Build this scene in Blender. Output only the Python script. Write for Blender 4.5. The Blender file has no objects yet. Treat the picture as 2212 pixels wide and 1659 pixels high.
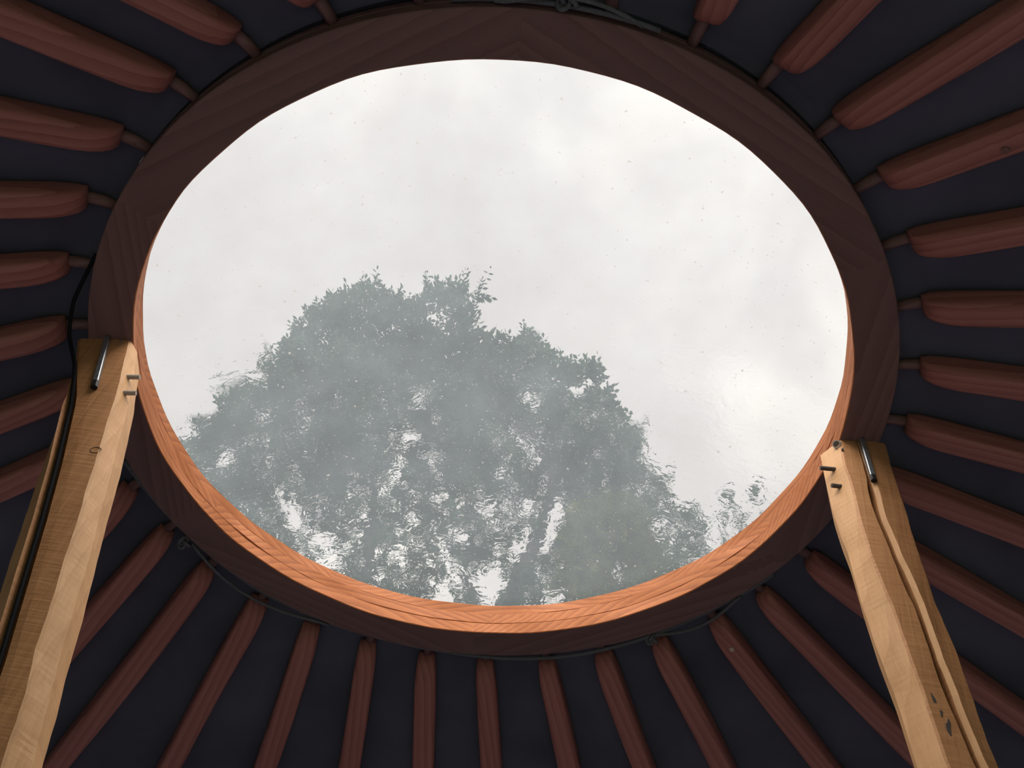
import bpy, bmesh, math, random
import numpy as np
from mathutils import Vector, Matrix, Quaternion

C = bpy.context.scene
COL = C.collection
PI = math.pi
EYE = 1.5                                   # camera height above the floor
CX, CY = -0.0357, 1.2825                    # axis of the yurt
ZR = EYE + 1.5846                           # underside of the crown ring
RI, RO, TH = 0.65, 0.728, 0.0846            # ring radii and height
APEX, TAN = EYE + 1.9316, math.tan(math.radians(25))   # cone of the pole undersides
RW = 2.75                                   # yurt radius
SKY_STRENGTH = 0.78
SUN_ENERGY = 10.0
SUN_ANGLE = 90.0
SUN_DIR = (-0.04, -0.42, 0.90)
HAZE = 0.096
WRINKLE = 0.6
LAI_MAIN = 2.3
random.seed(7)

# ---------------------------------------------------------------- camera, sky, sun, exposure
cam = bpy.data.objects.new('camera', bpy.data.cameras.new('camera'))
COL.objects.link(cam)
cam.data.sensor_width = 36.0
cam.data.sensor_fit = 'HORIZONTAL'
cam.data.lens = 2400 / 2212 * 36
cam.data.clip_start = 0.02
cam.data.clip_end = 500
Rv = Vector((0.99910173, -0.03340475, 0.0260742)); Uv = Vector((-0.04237618, -0.78758248, 0.61475043)); Fv = Vector((0, 0.61530314, 0.78829058))
cam.matrix_world = Matrix.Translation((0, 0, EYE)) @ Matrix((Rv, Uv, -Fv)).transposed().to_4x4()
C.camera = cam

C.view_settings.view_transform = 'Standard'
C.view_settings.look = 'None'
C.view_settings.gamma = 1.0
C.view_settings.use_curve_mapping = False
C.view_settings.exposure = 0.0


def nt_of(id_):
    id_.use_nodes = True
    nt = id_.node_tree
    nt.nodes.clear()

    def add(kind, ins=None, **props):
        n = nt.nodes.new(kind)
        for k, v in props.items():
            setattr(n, k, v)
        for k, v in (ins or {}).items():
            s = n.inputs[k]
            if isinstance(v, bpy.types.NodeSocket):
                nt.links.new(v, s)
            else:
                s.default_value = v
        return n
    return nt, add


def rgb(*c):
    return (c[0], c[1], c[2], 1.0)


def ramp(add, fac, stops):
    n = add('ShaderNodeValToRGB', {'Fac': fac})
    e = n.color_ramp.elements
    while len(e) < len(stops):
        e.new(0.5)
    for q, (p, c) in zip(e, stops):
        q.position = p
        q.color = c if len(c) == 4 else rgb(*c)
    return n.outputs['Color']


world = bpy.data.worlds.new('overcast_sky')
C.world = world
nt, add = nt_of(world)
co = add('ShaderNodeTexCoord').outputs['Generated']
n1 = add('ShaderNodeTexNoise', {'Vector': co, 'Scale': 4.2, 'Detail': 4.0, 'Roughness': 0.5, 'Distortion': 0.3}).outputs['Fac']
cloud = ramp(add, n1, [(0.30, (0.70, 0.648, 0.625)), (0.50, (0.81, 0.758, 0.728)), (0.66, (1.06, 1.0, 0.925))])
bg = add('ShaderNodeBackground', {'Color': cloud, 'Strength': SKY_STRENGTH})
out = add('ShaderNodeOutputWorld', {'Surface': bg.outputs[0]})

sun = bpy.data.objects.new('sun', bpy.data.lights.new('sun', 'SUN'))
COL.objects.link(sun)
sun.data.energy = SUN_ENERGY
sun.data.color = (1.0, 0.94, 0.86)
sun.data.angle = math.radians(SUN_ANGLE)
sun.location = (0, -2, 12)
sd = Vector(SUN_DIR).normalized()           # towards the sun, behind thin cloud
sun.rotation_euler = sd.to_track_quat('Z', 'Y').to_euler()

# ---------------------------------------------------------------- helpers


def tag(o, label=None, cat=None, group=None, kind=None):
    if label: o['label'] = label
    if cat: o['category'] = cat
    if group: o['group'] = group
    if kind: o['kind'] = kind
    return o


def empty(name, loc, rz=0.0):
    o = bpy.data.objects.new(name, None)
    COL.objects.link(o)
    o.location = loc
    o.rotation_euler = (0, 0, rz)
    o.empty_display_size = 0.05
    return o


def mesh_obj(name, verts, faces, mats, parent=None, smooth=False, loc=(0, 0, 0), mat_index=None):
    me = bpy.data.meshes.new(name)
    me.from_pydata([tuple(v) for v in verts], [], faces)
    for m in (mats if isinstance(mats, (list, tuple)) else [mats]):
        me.materials.append(m)
    if mat_index:
        for p, k in zip(me.polygons, mat_index):
            p.material_index = k
    me.update()
    bm = bmesh.new(); bm.from_mesh(me)
    bmesh.ops.recalc_face_normals(bm, faces=bm.faces)
    bm.to_mesh(me); bm.free()
    if smooth:
        for p in me.polygons:
            p.use_smooth = True
    o = bpy.data.objects.new(name, me)
    COL.objects.link(o)
    o.location = loc
    if parent: o.parent = parent
    return o


def loft(rings, closed_ends=True):
    """rings: list of equally long closed loops of points -> verts, faces"""
    v, f = [], []
    n = len(rings[0])
    for r in rings:
        v += [tuple(p) for p in r]
    for i in range(len(rings) - 1):
        for j in range(n):
            a, b = i * n + j, i * n + (j + 1) % n
            f.append((a, b, b + n, a + n))
    if closed_ends:
        f.append(tuple(range(n)))
        f.append(tuple(range((len(rings) - 1) * n, len(rings) * n)))
    return v, f


def tube(points, radii, n=8, ends=True):
    pts = [Vector(p) for p in points]
    if not isinstance(radii, (list, tuple)): radii = [radii] * len(pts)
    rings = []
    ref = None
    for i, p in enumerate(pts):
        t = (pts[min(i + 1, len(pts) - 1)] - pts[max(i - 1, 0)]).normalized()
        if ref is None:
            ref = Vector((0, 0, 1)) if abs(t.z) < 0.8 else Vector((1, 0, 0))
        a = (ref - t * ref.dot(t)).normalized()
        ref = a
        b = t.cross(a)
        rings.append([p + (a * math.cos(2 * PI * k / n) + b * math.sin(2 * PI * k / n)) * radii[i] for k in range(n)])
    return loft(rings, ends)


def polar(az, rho, z):
    a = math.radians(az)
    return Vector((CX + math.sin(a) * rho, CY + math.cos(a) * rho, z))


def catmull(pts, per=6):
    P = [Vector(p) for p in pts]
    P = [P[0] * 2 - P[1]] + P + [P[-1] * 2 - P[-2]]
    o = []
    for i in range(1, len(P) - 2):
        for k in range(per):
            t = k / per
            a, b, c, d = P[i - 1:i + 3]
            o.append(0.5 * ((2 * b) + (c - a) * t + (2 * a - 5 * b + 4 * c - d) * t * t + (3 * b - a - 3 * c + d) * t ** 3))
    o.append(P[-2])
    return o

# ---------------------------------------------------------------- materials


def wood(name, dark, mid, light, rings=55.0, along='X', rough=0.6, dist=0.012, rot=(0, 0, 0), bump=0.15, fine=1.0, by_object=True, spec=0.25, ringw=0.55, saw=0.0):
    """timber with growth rings round an axis close to the length of the piece"""
    m = bpy.data.materials.new(name)
    nt, add = nt_of(m)
    tc = add('ShaderNodeTexCoord').outputs['Object']
    v = tc
    if by_object:
        rnd = add('ShaderNodeObjectInfo').outputs['Random']
        off = add('ShaderNodeCombineXYZ', {'X': add('ShaderNodeMath', {0: rnd, 1: 7.0}, operation='MULTIPLY').outputs[0],
                                           'Y': add('ShaderNodeMath', {0: rnd, 1: 0.09}, operation='MULTIPLY').outputs[0],
                                           'Z': add('ShaderNodeMath', {0: rnd, 1: -0.05}, operation='MULTIPLY').outputs[0]}).outputs[0]
        v = add('ShaderNodeVectorMath', {0: tc, 1: off}, operation='ADD').outputs[0]
    mp = add('ShaderNodeMapping', {'Vector': v, 'Rotation': rot}).outputs[0]
    st = {'X': (1.2, 14, 14), 'Z': (14, 14, 1.2)}[along]
    stv = add('ShaderNodeVectorMath', {0: mp, 1: st}, operation='MULTIPLY').outputs[0]
    warp = add('ShaderNodeTexNoise', {'Vector': stv, 'Scale': 0.6, 'Detail': 2.0}).outputs['Color']
    wv = add('ShaderNodeVectorMath', {0: add('ShaderNodeVectorMath', {0: warp, 1: (0.5, 0.5, 0.5)}, operation='SUBTRACT').outputs[0], 'Scale': dist * 2}, operation='SCALE').outputs[0]
    pv = add('ShaderNodeVectorMath', {0: mp, 1: wv}, operation='ADD').outputs[0]
    wave = add('ShaderNodeTexWave', {'Vector': pv, 'Scale': rings / 6.2832 * 2, 'Distortion': 0.6, 'Detail': 1.0, 'Detail Scale': 3.0},
               wave_type='RINGS', rings_direction=along, wave_profile='SAW').outputs['Fac']
    fib = add('ShaderNodeTexNoise', {'Vector': add('ShaderNodeVectorMath', {0: mp, 1: {'X': (8, 260, 260), 'Z': (260, 260, 8)}[along]}, operation='MULTIPLY').outputs[0], 'Scale': fine, 'Detail': 2.0}).outputs['Fac']
    patch = add('ShaderNodeTexNoise', {'Vector': stv, 'Scale': 1.5, 'Detail': 4.0}).outputs['Fac']
    s = add('ShaderNodeMath', {0: add('ShaderNodeMath', {0: wave, 1: ringw}, operation='MULTIPLY').outputs[0], 1: add('ShaderNodeMath', {0: fib, 1: 0.35}, operation='MULTIPLY').outputs[0]}, operation='ADD').outputs[0]
    s = add('ShaderNodeMath', {0: s, 1: add('ShaderNodeMath', {0: patch, 1: 0.55}, operation='MULTIPLY').outputs[0]}, operation='ADD').outputs[0]
    if saw:                                  # fine saw marks across the piece
        kerf = add('ShaderNodeTexNoise', {'Vector': add('ShaderNodeVectorMath', {0: mp, 1: {'X': (420, 25, 25), 'Z': (25, 25, 420)}[along]}, operation='MULTIPLY').outputs[0], 'Scale': 0.6, 'Detail': 2.0}).outputs['Fac']
        s = add('ShaderNodeMath', {0: s, 1: add('ShaderNodeMath', {0: kerf, 1: saw}, operation='MULTIPLY').outputs[0]}, operation='ADD').outputs[0]
    s = add('ShaderNodeMath', {0: s, 1: 0.2 + saw * 0.5 + (ringw - 0.55) * 0.5}, operation='SUBTRACT').outputs[0]
    col = ramp(add, s, [(0.05, light), (0.5, mid), (0.95, dark)])
    bmp = add('ShaderNodeBump', {'Height': s, 'Strength': bump, 'Distance': 0.004}).outputs[0]
    b = add('ShaderNodeBsdfPrincipled', {'Base Color': col, 'Roughness': rough, 'Normal': bmp, 'Specular IOR Level': spec})
    add('ShaderNodeOutputMaterial', {'Surface': b.outputs[0]})
    return m


def plain(name, c, rough=0.7, metal=0.0, var=0.15, scale=20.0, bump=0.0, spec=0.3):
    m = bpy.data.materials.new(name)
    nt, add = nt_of(m)
    tc = add('ShaderNodeTexCoord').outputs['Object']
    n = add('ShaderNodeTexNoise', {'Vector': tc, 'Scale': scale, 'Detail': 3.0}).outputs['Fac']
    lo = tuple(x * (1 - var) for x in c); hi = tuple(min(1, x * (1 + var)) for x in c)
    col = ramp(add, n, [(0.3, lo), (0.7, hi)])
    ins = {'Base Color': col, 'Roughness': rough, 'Metallic': metal, 'Specular IOR Level': spec}
    if bump:
        ins['Normal'] = add('ShaderNodeBump', {'Height': n, 'Strength': bump, 'Distance': 0.003}).outputs[0]
    b = add('ShaderNodeBsdfPrincipled', ins)
    add('ShaderNodeOutputMaterial', {'Surface': b.outputs[0]})
    return m
M_RING = wood('crown_ring_fir', (0.22, 0.064, 0.017), (0.37, 0.118, 0.033), (0.45, 0.160, 0.050), rings=110, along='X', dist=0.02, rot=(0, 0.05, 0.10), bump=0.08)
M_POLE = wood('stained_pole_wood', (0.23, 0.080, 0.065), (0.33, 0.125, 0.104), (0.39, 0.158, 0.130), rings=70, along='X', dist=0.02, rot=(0, 0.02, 0.03), bump=0.08, rough=0.55)
M_STAIN_SHADE = wood('stain_and_shade_wood', (0.13, 0.065, 0.058), (0.17, 0.090, 0.082), (0.20, 0.105, 0.095), rings=60, along='X', dist=0.03, bump=0.05)  # darker wood: stain plus shade painted into ring underside, outer faces and tenons
M_SAWN = wood('sawn_oak', (0.22, 0.096, 0.037), (0.45, 0.218, 0.096), (0.62, 0.330, 0.160), rings=60, along='Z', dist=0.03, bump=0.35, by_object=False, ringw=0.08, saw=0.45, rot=(0, -0.13, 0))
M_WANEY = wood('waney_oak_edge', (0.38, 0.195, 0.088), (0.55, 0.310, 0.148), (0.65, 0.40, 0.21), rings=40, along='Z', dist=0.06, rot=(0.05, -0.08, 0), bump=0.35, by_object=False, ringw=0.16, saw=0.12)
M_STEEL = plain('grey_steel', (0.30, 0.32, 0.34), rough=0.4, metal=0.8, scale=120)
M_BLACK = plain('blackened_iron', (0.012, 0.012, 0.013), rough=0.5, var=0.3)
M_PEG = plain('weathered_peg', (0.33, 0.28, 0.24), rough=0.7, scale=200)
M_PEGDARK = plain('dark_peg', (0.07, 0.055, 0.05), rough=0.7, scale=200)
M_ROPE = plain('grey_cord', (0.11, 0.11, 0.12), rough=0.9, scale=300, bump=0.6)
M_CABLE = plain('black_rubber', (0.010, 0.010, 0.012), rough=0.8, spec=0.1)
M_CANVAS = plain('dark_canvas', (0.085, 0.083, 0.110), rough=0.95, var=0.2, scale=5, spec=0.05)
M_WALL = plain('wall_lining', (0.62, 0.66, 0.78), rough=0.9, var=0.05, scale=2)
M_FLOOR = wood('floor_boards', (0.42, 0.42, 0.48), (0.50, 0.505, 0.57), (0.56, 0.57, 0.65), rings=30, along='X', by_object=False)
M_GROUND = plain('meadow_ground', (0.07, 0.11, 0.04), rough=1.0, var=0.4, scale=3)
M_BARK = plain('tree_bark', (0.026, 0.026, 0.027), rough=0.95, var=0.35, scale=25, bump=0.5)
M_KNOT = plain('pale_plug', (0.40, 0.30, 0.24), rough=0.7, scale=150)


def leaf_mat(name, a, b):
    m = bpy.data.materials.new(name)
    nt, add = nt_of(m)
    n = add('ShaderNodeTexNoise', {'Vector': add('ShaderNodeTexCoord').outputs['Object'], 'Scale': 9.0, 'Detail': 3.0}).outputs['Fac']
    col = ramp(add, n, [(0.35, a), (0.65, b)])
    d = add('ShaderNodeBsdfDiffuse', {'Color': col})
    t = add('ShaderNodeBsdfTranslucent', {'Color': col})
    mx = add('ShaderNodeMixShader', {0: 0.22, 1: d.outputs[0], 2: t.outputs[0]})
    add('ShaderNodeOutputMaterial', {'Surface': mx.outputs[0]})
    return m


M_LEAF = leaf_mat('ash_leaves', (0.014, 0.030, 0.022), (0.050, 0.080, 0.055))
M_LEAF_OLIVE = leaf_mat('olive_leaves', (0.050, 0.060, 0.018), (0.075, 0.085, 0.028))


def dome_mat():
    """weathered clear plastic: mostly see-through, milky with dirt, specked, wrinkled on its far side"""
    m = bpy.data.materials.new('weathered_clear_plastic')
    nt, add = nt_of(m)
    tc = add('ShaderNodeTexCoord').outputs['Object']
    mul = lambda a, b: add('ShaderNodeMath', {0: a, 1: b}, operation='MULTIPLY').outputs[0]
    plus = lambda a, b: add('ShaderNodeMath', {0: a, 1: b}, operation='ADD', use_clamp=True).outputs[0]
    mapr = lambda v, a, b, c=0.0, d=1.0: add('ShaderNodeMapRange', {'Value': v, 'From Min': a, 'From Max': b, 'To Min': c, 'To Max': d}).outputs[0]
    warp = add('ShaderNodeVectorMath', {0: tc, 1: add('ShaderNodeVectorMath', {0: add('ShaderNodeTexNoise', {'Vector': tc, 'Scale': 60.0}).outputs['Color'], 'Scale': 0.012}, operation='SCALE').outputs[0]}, operation='ADD').outputs[0]

    def specks(scale, lo, hi, keep):
        v = add('ShaderNodeTexVoronoi', {'Vector': warp, 'Scale': scale, 'Randomness': 1.0})
        r = add('ShaderNodeSeparateColor', {'Color': v.outputs['Color']}).outputs[0]
        r2 = add('ShaderNodeSeparateColor', {'Color': v.outputs['Color']}).outputs[1]
        on = mapr(r, keep - 0.001, keep, 1.0, 0.0)
        size = mapr(r2, 0, 1, lo, hi)
        d = add('ShaderNodeMath', {0: v.outputs['Distance'], 1: size}, operation='DIVIDE').outputs[0]
        return mul(mapr(d, 0.6, 1.0, 1.0, 0.0), on)
    s1 = specks(48.0, 0.06, 0.17, 0.30)
    s2 = specks(110.0, 0.09, 0.26, 0.30)
    sp = plus(mul(s1, 0.9), mul(s2, 0.6))
    grime = add('ShaderNodeTexNoise', {'Vector': tc, 'Scale': 7.0, 'Detail': 6.0, 'Roughness': 0.6}).outputs['Fac']
    film = mapr(grime, 0.3, 0.7, HAZE * 0.85, HAZE * 1.15)
    haze = film
    milky = add('ShaderNodeBsdfTranslucent', {'Color': rgb(0.80, 0.905, 1.0)})
    clear = add('ShaderNodeBsdfTransparent', {'Color': rgb(1, 1, 1)})
    ysep = add('ShaderNodeSeparateXYZ', {'Vector': tc})
    wr = add('ShaderNodeTexNoise', {'Vector': add('ShaderNodeVectorMath', {0: tc, 1: (1.0, 1.5, 1.5)}, operation='MULTIPLY').outputs[0], 'Scale': 34.0, 'Detail': 2.5, 'Roughness': 0.55, 'Distortion': 0.6}).outputs['Fac']
    bmp = add('ShaderNodeBump', {'Height': wr, 'Strength': WRINKLE, 'Distance': 0.02}).outputs[0]
    bent = add('ShaderNodeBsdfRefraction', {'Color': rgb(1, 1, 1), 'Roughness': 0.0, 'IOR': 1.014, 'Normal': bmp})
    zone = add('ShaderNodeTexNoise', {'Vector': tc, 'Scale': 5.0, 'Detail': 1.0}).outputs['Fac']
    zy = add('ShaderNodeMath', {0: ysep.outputs['Y'], 1: mapr(zone, 0.35, 0.65, -0.12, 0.12)}, operation='ADD').outputs[0]
    far = mapr(zy, 0.10, 0.14)
    see = add('ShaderNodeMixShader', {0: far, 1: clear.outputs[0], 2: bent.outputs[0]})
    mx = add('ShaderNodeMixShader', {0: haze, 1: see.outputs[0], 2: milky.outputs[0]})
    dirt = add('ShaderNodeBsdfTranslucent', {'Color': rgb(0.20, 0.20, 0.195)})
    mx = add('ShaderNodeMixShader', {0: sp, 1: mx.outputs[0], 2: dirt.outputs[0]})
    add('ShaderNodeOutputMaterial', {'Surface': mx.outputs[0]})
    return m


# ---------------------------------------------------------------- setting
def disc(name, r, z, mat, seg=96, cx=CX, cy=CY, thick=0.05):
    v, f = [], []
    for zz in (z - thick, z):
        v += [(cx + r * math.cos(2 * PI * k / seg), cy + r * math.sin(2 * PI * k / seg), zz) for k in range(seg)]
    f = [tuple(range(seg)), tuple(range(seg, 2 * seg))] + [(k, (k + 1) % seg, seg + (k + 1) % seg, seg + k) for k in range(seg)]
    return mesh_obj(name, v, f, mat)


def canvas_z(rho):
    return APEX + 0.062 - TAN * rho


tag(disc('ground', 60, -0.16, M_GROUND), kind='structure')
tag(disc('floor', RW + 0.06, 0.0, M_FLOOR, thick=0.15), kind='structure')
# round canvas-lined wall, unseen doorway added behind the photographer to let in fill light
SEG, ADDED_DOOR = 72, 5
v, f = [], []
zs = [0.0, 1.95, canvas_z(RW)]
for r in (RW, RW + 0.05):
    for z in zs:
        v += [(CX + r * math.sin(PI + 2 * PI * k / SEG), CY + r * math.cos(PI + 2 * PI * k / SEG), z) for k in range(SEG)]
idx = lambda r, z, k: (r * 3 + z) * SEG + k % SEG
for k in range(SEG):
    added_door = (k < ADDED_DOOR or k >= SEG - ADDED_DOOR)
    for z in (0, 1):
        if z == 0 and added_door: continue
        for r in (0, 1):
            f.append((idx(r, z, k), idx(r, z, k + 1), idx(r, z + 1, k + 1), idx(r, z + 1, k)))
    f.append((idx(0, 2, k), idx(0, 2, k + 1), idx(1, 2, k + 1), idx(1, 2, k)))
    zb = 1 if added_door else 0
    f.append((idx(0, zb, k), idx(0, zb, k + 1), idx(1, zb, k + 1), idx(1, zb, k)))
for k in (ADDED_DOOR, SEG - ADDED_DOOR):
    f.append((idx(0, 0, k), idx(1, 0, k), idx(1, 1, k), idx(0, 1, k)))
tag(mesh_obj('wall_round', v, f, M_WALL), kind='structure')
# canvas roof cone over the poles
v, f = [], []
seg = 144
prof = [(RO + 0.0003, ZR + 0.045), (RO + 0.0003, ZR + 0.068), (RO + 0.03, canvas_z(RO + 0.03) - 0.008)] + [(r, canvas_z(r)) for r in (0.80, 0.95, 1.2, 1.6, 2.0, 2.4, RW + 0.07)]
for up in (0, 0.012):
    for i, (r, z) in enumerate(prof):
        for k in range(seg):
            a = 2 * PI * k / seg
            sag = 0.010 * math.sin(36 * a / 2) ** 2 * min(1, max(0, (r - 0.8) / 0.4)) * (1 if r < RW else 0)
            v.append((CX + r * math.sin(a), CY + r * math.cos(a), z + up + sag))
np_ = len(prof)
for up in (0, 1):
    for i in range(np_ - 1):
        for k in range(seg):
            a = (up * np_ + i) * seg
            f.append((a + k, a + (k + 1) % seg, a + seg + (k + 1) % seg, a + seg + k))
for i in (0, np_ - 1):
    for k in range(seg):
        a, b = i * seg, (np_ + i) * seg
        f.append((a + k, a + (k + 1) % seg, b + (k + 1) % seg, b + k))
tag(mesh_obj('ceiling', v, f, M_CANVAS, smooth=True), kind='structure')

# clear dome over the crown: flange, kerb and shallow cap
M_DOME = dome_mat()
v, f = [], []
prof = [(RO - 0.004, 0.002), (RO - 0.010, 0.012), (RO - 0.022, 0.032)]
R0, Z0, RISE = RO - 0.022, 0.032, 0.17
Rs = (R0 * R0 + RISE * RISE) / (2 * RISE)
for i in range(1, 25):
    r = R0 * (1 - i / 25)
    prof.append((r, Z0 + math.sqrt(Rs * Rs - r * r) - (Rs - RISE)))
seg = 128
for r, z in prof:
    v += [(r * math.cos(2 * PI * k / seg), r * math.sin(2 * PI * k / seg), z) for k in range(seg)]
v.append((0, 0, Z0 + RISE))
for i in range(len(prof) - 1):
    for k in range(seg):
        f.append((i * seg + k, i * seg + (k + 1) % seg, (i + 1) * seg + (k + 1) % seg, (i + 1) * seg + k))
for k in range(seg):
    f.append(((len(prof) - 1) * seg + k, (len(prof) - 1) * seg + (k + 1) % seg, len(v) - 1))
dome = mesh_obj('window_1', v, f, M_DOME, smooth=True, loc=(CX, CY, ZR + TH))
tag(dome, 'clear domed skylight, milky and specked with dirt, over the wooden crown ring', 'skylight', kind='structure')

# ---------------------------------------------------------------- crown ring of three laminated layers
ring = empty('crown_ring', (CX, CY, ZR))
tag(ring, 'large round laminated orange-brown wooden crown ring framing the skylight', 'roof ring')
lay = TH / 3
for k, (ri, off) in enumerate(((RI, -2.2), (RI + 0.002, 1.1), (RI + 0.006, 28.4))):
    for j in range(6):
        mid = off + 60 * j + 30
        half = 30 - 0.004
        n = 26
        rr = random.Random(k * 10 + j)
        ph = [rr.uniform(0, 6.28) for _ in range(4)]
        rings = []
        am = math.radians(mid)
        Rm = (ri + RO) / 2
        for i in range(n + 1):
            a = math.radians(mid - half + 2 * half * i / n)
            fade = min(1.0, i / 3, (n - i) / 3)
            w = fade * 0.0011 * math.sin(9 * a + ph[0]) + fade * 0.0008 * math.sin(23 * a + ph[1])      # hand-sawn edge
            w2 = fade * 0.0011 * math.sin(11 * a + ph[2]) + fade * 0.0007 * math.sin(27 * a + ph[3])
            z0, z1 = k * lay + 0.0004, (k + 1) * lay - 0.0004
            c = 0.0016
            sec = [(ri + w + c, z0), (RO - c, z0), (RO, z0 + c), (RO, z1 - c), (RO - c, z1), (ri + w2 + c, z1), (ri + w2, z1 - c), (ri + w, z0 + c)]
            # local frame: x tangential, y radial, origin at the middle of the block
            rings.append([Vector((math.sin(a - am) * r, math.cos(a - am) * r - Rm, z - (z0 + z1) / 2)) for r, z in sec])
        vv, ff = loft(rings)
        o = mesh_obj('laminated_block', vv, ff, [M_RING, M_STAIN_SHADE], ring, mat_index=[1 if (q % 8 in (1, 2, 3, 4) or (q % 8 == 0 and k == 0)) else 0 for q in range(n * 8)] + [0, 0])  # underside and outer faces get the copy with shade in its colour
        o.location = (math.sin(am) * Rm, math.cos(am) * Rm, (k + 0.5) * lay)
        o.rotation_euler = (0, 0, -am)

# ---------------------------------------------------------------- roof poles
POLES = [
 (-20.0, -16.8, 1.027, 'red-brown roof pole, fifth to the right of the left post'),
 (-10.0, -7.8, 1.0, 'red-brown roof pole, sixth to the right of the left post'),
 (0.0, 1.5, 0.988, 'red-brown roof pole straight below the middle of the ring, leaning slightly right'),
 (10.3, 11.7, 0.993, 'red-brown roof pole just right of the middle of the ring at the bottom'),
 (19.9, 21.3, 1.013, 'red-brown roof pole, fifth to the left of the right post at the bottom'),
 (29.7, 30.7, 1.052, 'red-brown roof pole beside the cord knot, fourth to the left of the right post'),
 (39.8, 41.4, 1.12, 'red-brown roof pole with a pale plug near its tip, left of the right post'),
 (49.2, 50.7, 1.158, 'long dim roof pole ending next left of the right post'),
 (59.3, 61.5, 1.237, 'roof pole crossing behind the middle of the right post, its tip left of the post'),
 (69.3, 70.6, 1.15, 'roof pole coming out from behind the right post, lowest beside its right edge'),
 (78.3, 80.3, 1.06, 'roof pole right of the right post just below its steel bar'),
 (88.0, 89.0, 0.954, 'dim roof pole ending level with the top of the right post'),
 (97.9, 98.5, 0.917, 'dim roof pole at the right, first one above the right post'),
 (107.9, 108.5, 0.907, 'nearly level dim roof pole at the right, second one above the right post'),
 (118.1, 118.7, 0.922, 'dim roof pole at the right, third one above the right post'),
 (127.8, 128.9, 0.964, 'roof pole with a dark knot, fourth above the right post'),
 (137.3, 139.0, 1.039, 'long roof pole running up into the top right corner'),
 (147.3, 148.6, 0.923, 'roof pole slanting up to the top edge, first left of the top right corner'),
 (157.3, 158.2, 0.827, 'short roof pole end at the top edge, second left of the right corner'),
 (-159.8, -159.1, 0.785, 'short rounded roof pole end at the top edge, left of the ring top'),
 (-149.5, -146.7, 0.886, 'roof pole slanting down from the top edge, first right of the top left corner'),
 (-139.5, -136.5, 0.987, 'long roof pole running down from the top left corner to the ring'),
 (-129.7, -127.1, 0.918, 'roof pole with a small dark knot at the left edge, below the corner pole'),
 (-119.6, -117.1, 0.875, 'nearly level roof pole at the left edge, third above the left post'),
 (-109.2, -107.7, 0.858, 'roof pole with rounded tip at the left edge, second above the left post'),
 (-98.9, -97.5, 0.861, 'roof pole ending beside the cable at the top of the left post'),
 (-88.8, -87.3, 0.888, 'roof pole ending behind the left post below its steel bar'),
 (-79.0, -77.9, 0.938, 'roof pole passing behind the lower left of the left post, lowest on its left side'),
 (-69.4, -66.8, 0.844, 'short visible roof pole tip just right of the left post'),
 (-59.8, -55.5, 1.033, 'roof pole beside the knotted cord, second to the right of the left post'),
 (-50.1, -46.3, 1.236, 'long roof pole with a small knot scar, third to the right of the left post'),
 (-39.8, -36.5, 1.15, 'roof pole, fourth to the right of the left post, below the loose cord'),
 (-30.0, -26.7, 1.077, 'roof pole ending under the slack end of the cord, lower left of the ring'),
 (167.6, 168.0, 0.767, 'faint roof pole end beside the loose cord at the top edge'),
 (-170.4, -169.9, 0.767, 'tiny pale roof pole tip at the top edge'),
]
PW, PD = 0.048, 0.048


def pole_sections(rr, length):
    """cross-sections along local x; z = 0 is the underside away from the tip"""
    st = [0.0, 0.006, 0.016, 0.03, 0.05, 0.075, 0.105, 0.14] + [0.14 + (length - 0.14) * i / 22 for i in range(1, 23)]
    ph = [rr.uniform(0, 6.28) for _ in range(4)]
    rings = []
    for x in st:
        t = min(1, x / 0.078)
        rise = 0.031 * (1 - math.sqrt(max(0.0, 1 - (1 - t) ** 2)))
        if x < 0.02: rise += 0.006 * (1 - x / 0.02) ** 2
        wob = 0.0022 * math.sin(4.1 * x + ph[0]) + 0.0012 * math.sin(11 * x + ph[1])
        lift = 0.0018 * math.sin(5 * x + ph[2])
        w = PW / 2 * (0.74 + 0.26 * min(1, (x / 0.06)) ** 0.5) + 0.0010 * math.sin(9 * x + ph[3])
        b = rise + lift
        top = PD
        if x < 0.016: top -= 0.004 * (1 - x / 0.016)
        c = min(0.010, (top - b) * 0.42)
        cw = min(0.010, w * 0.5)
        sec = []
        for sy, sz, a0 in ((1, 0, -90), (1, 1, 0), (-1, 1, 90), (-1, 0, 180)):
            yy = wob + sy * (w - cw)
            zz = (top - c) if sz else (b + c)
            for q in range(4):
                a = math.radians(a0 + 30 * q)
                sec.append(Vector((x, yy + cw * math.cos(a), zz + c * math.sin(a))))
        rings.append(sec)
    return rings


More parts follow.
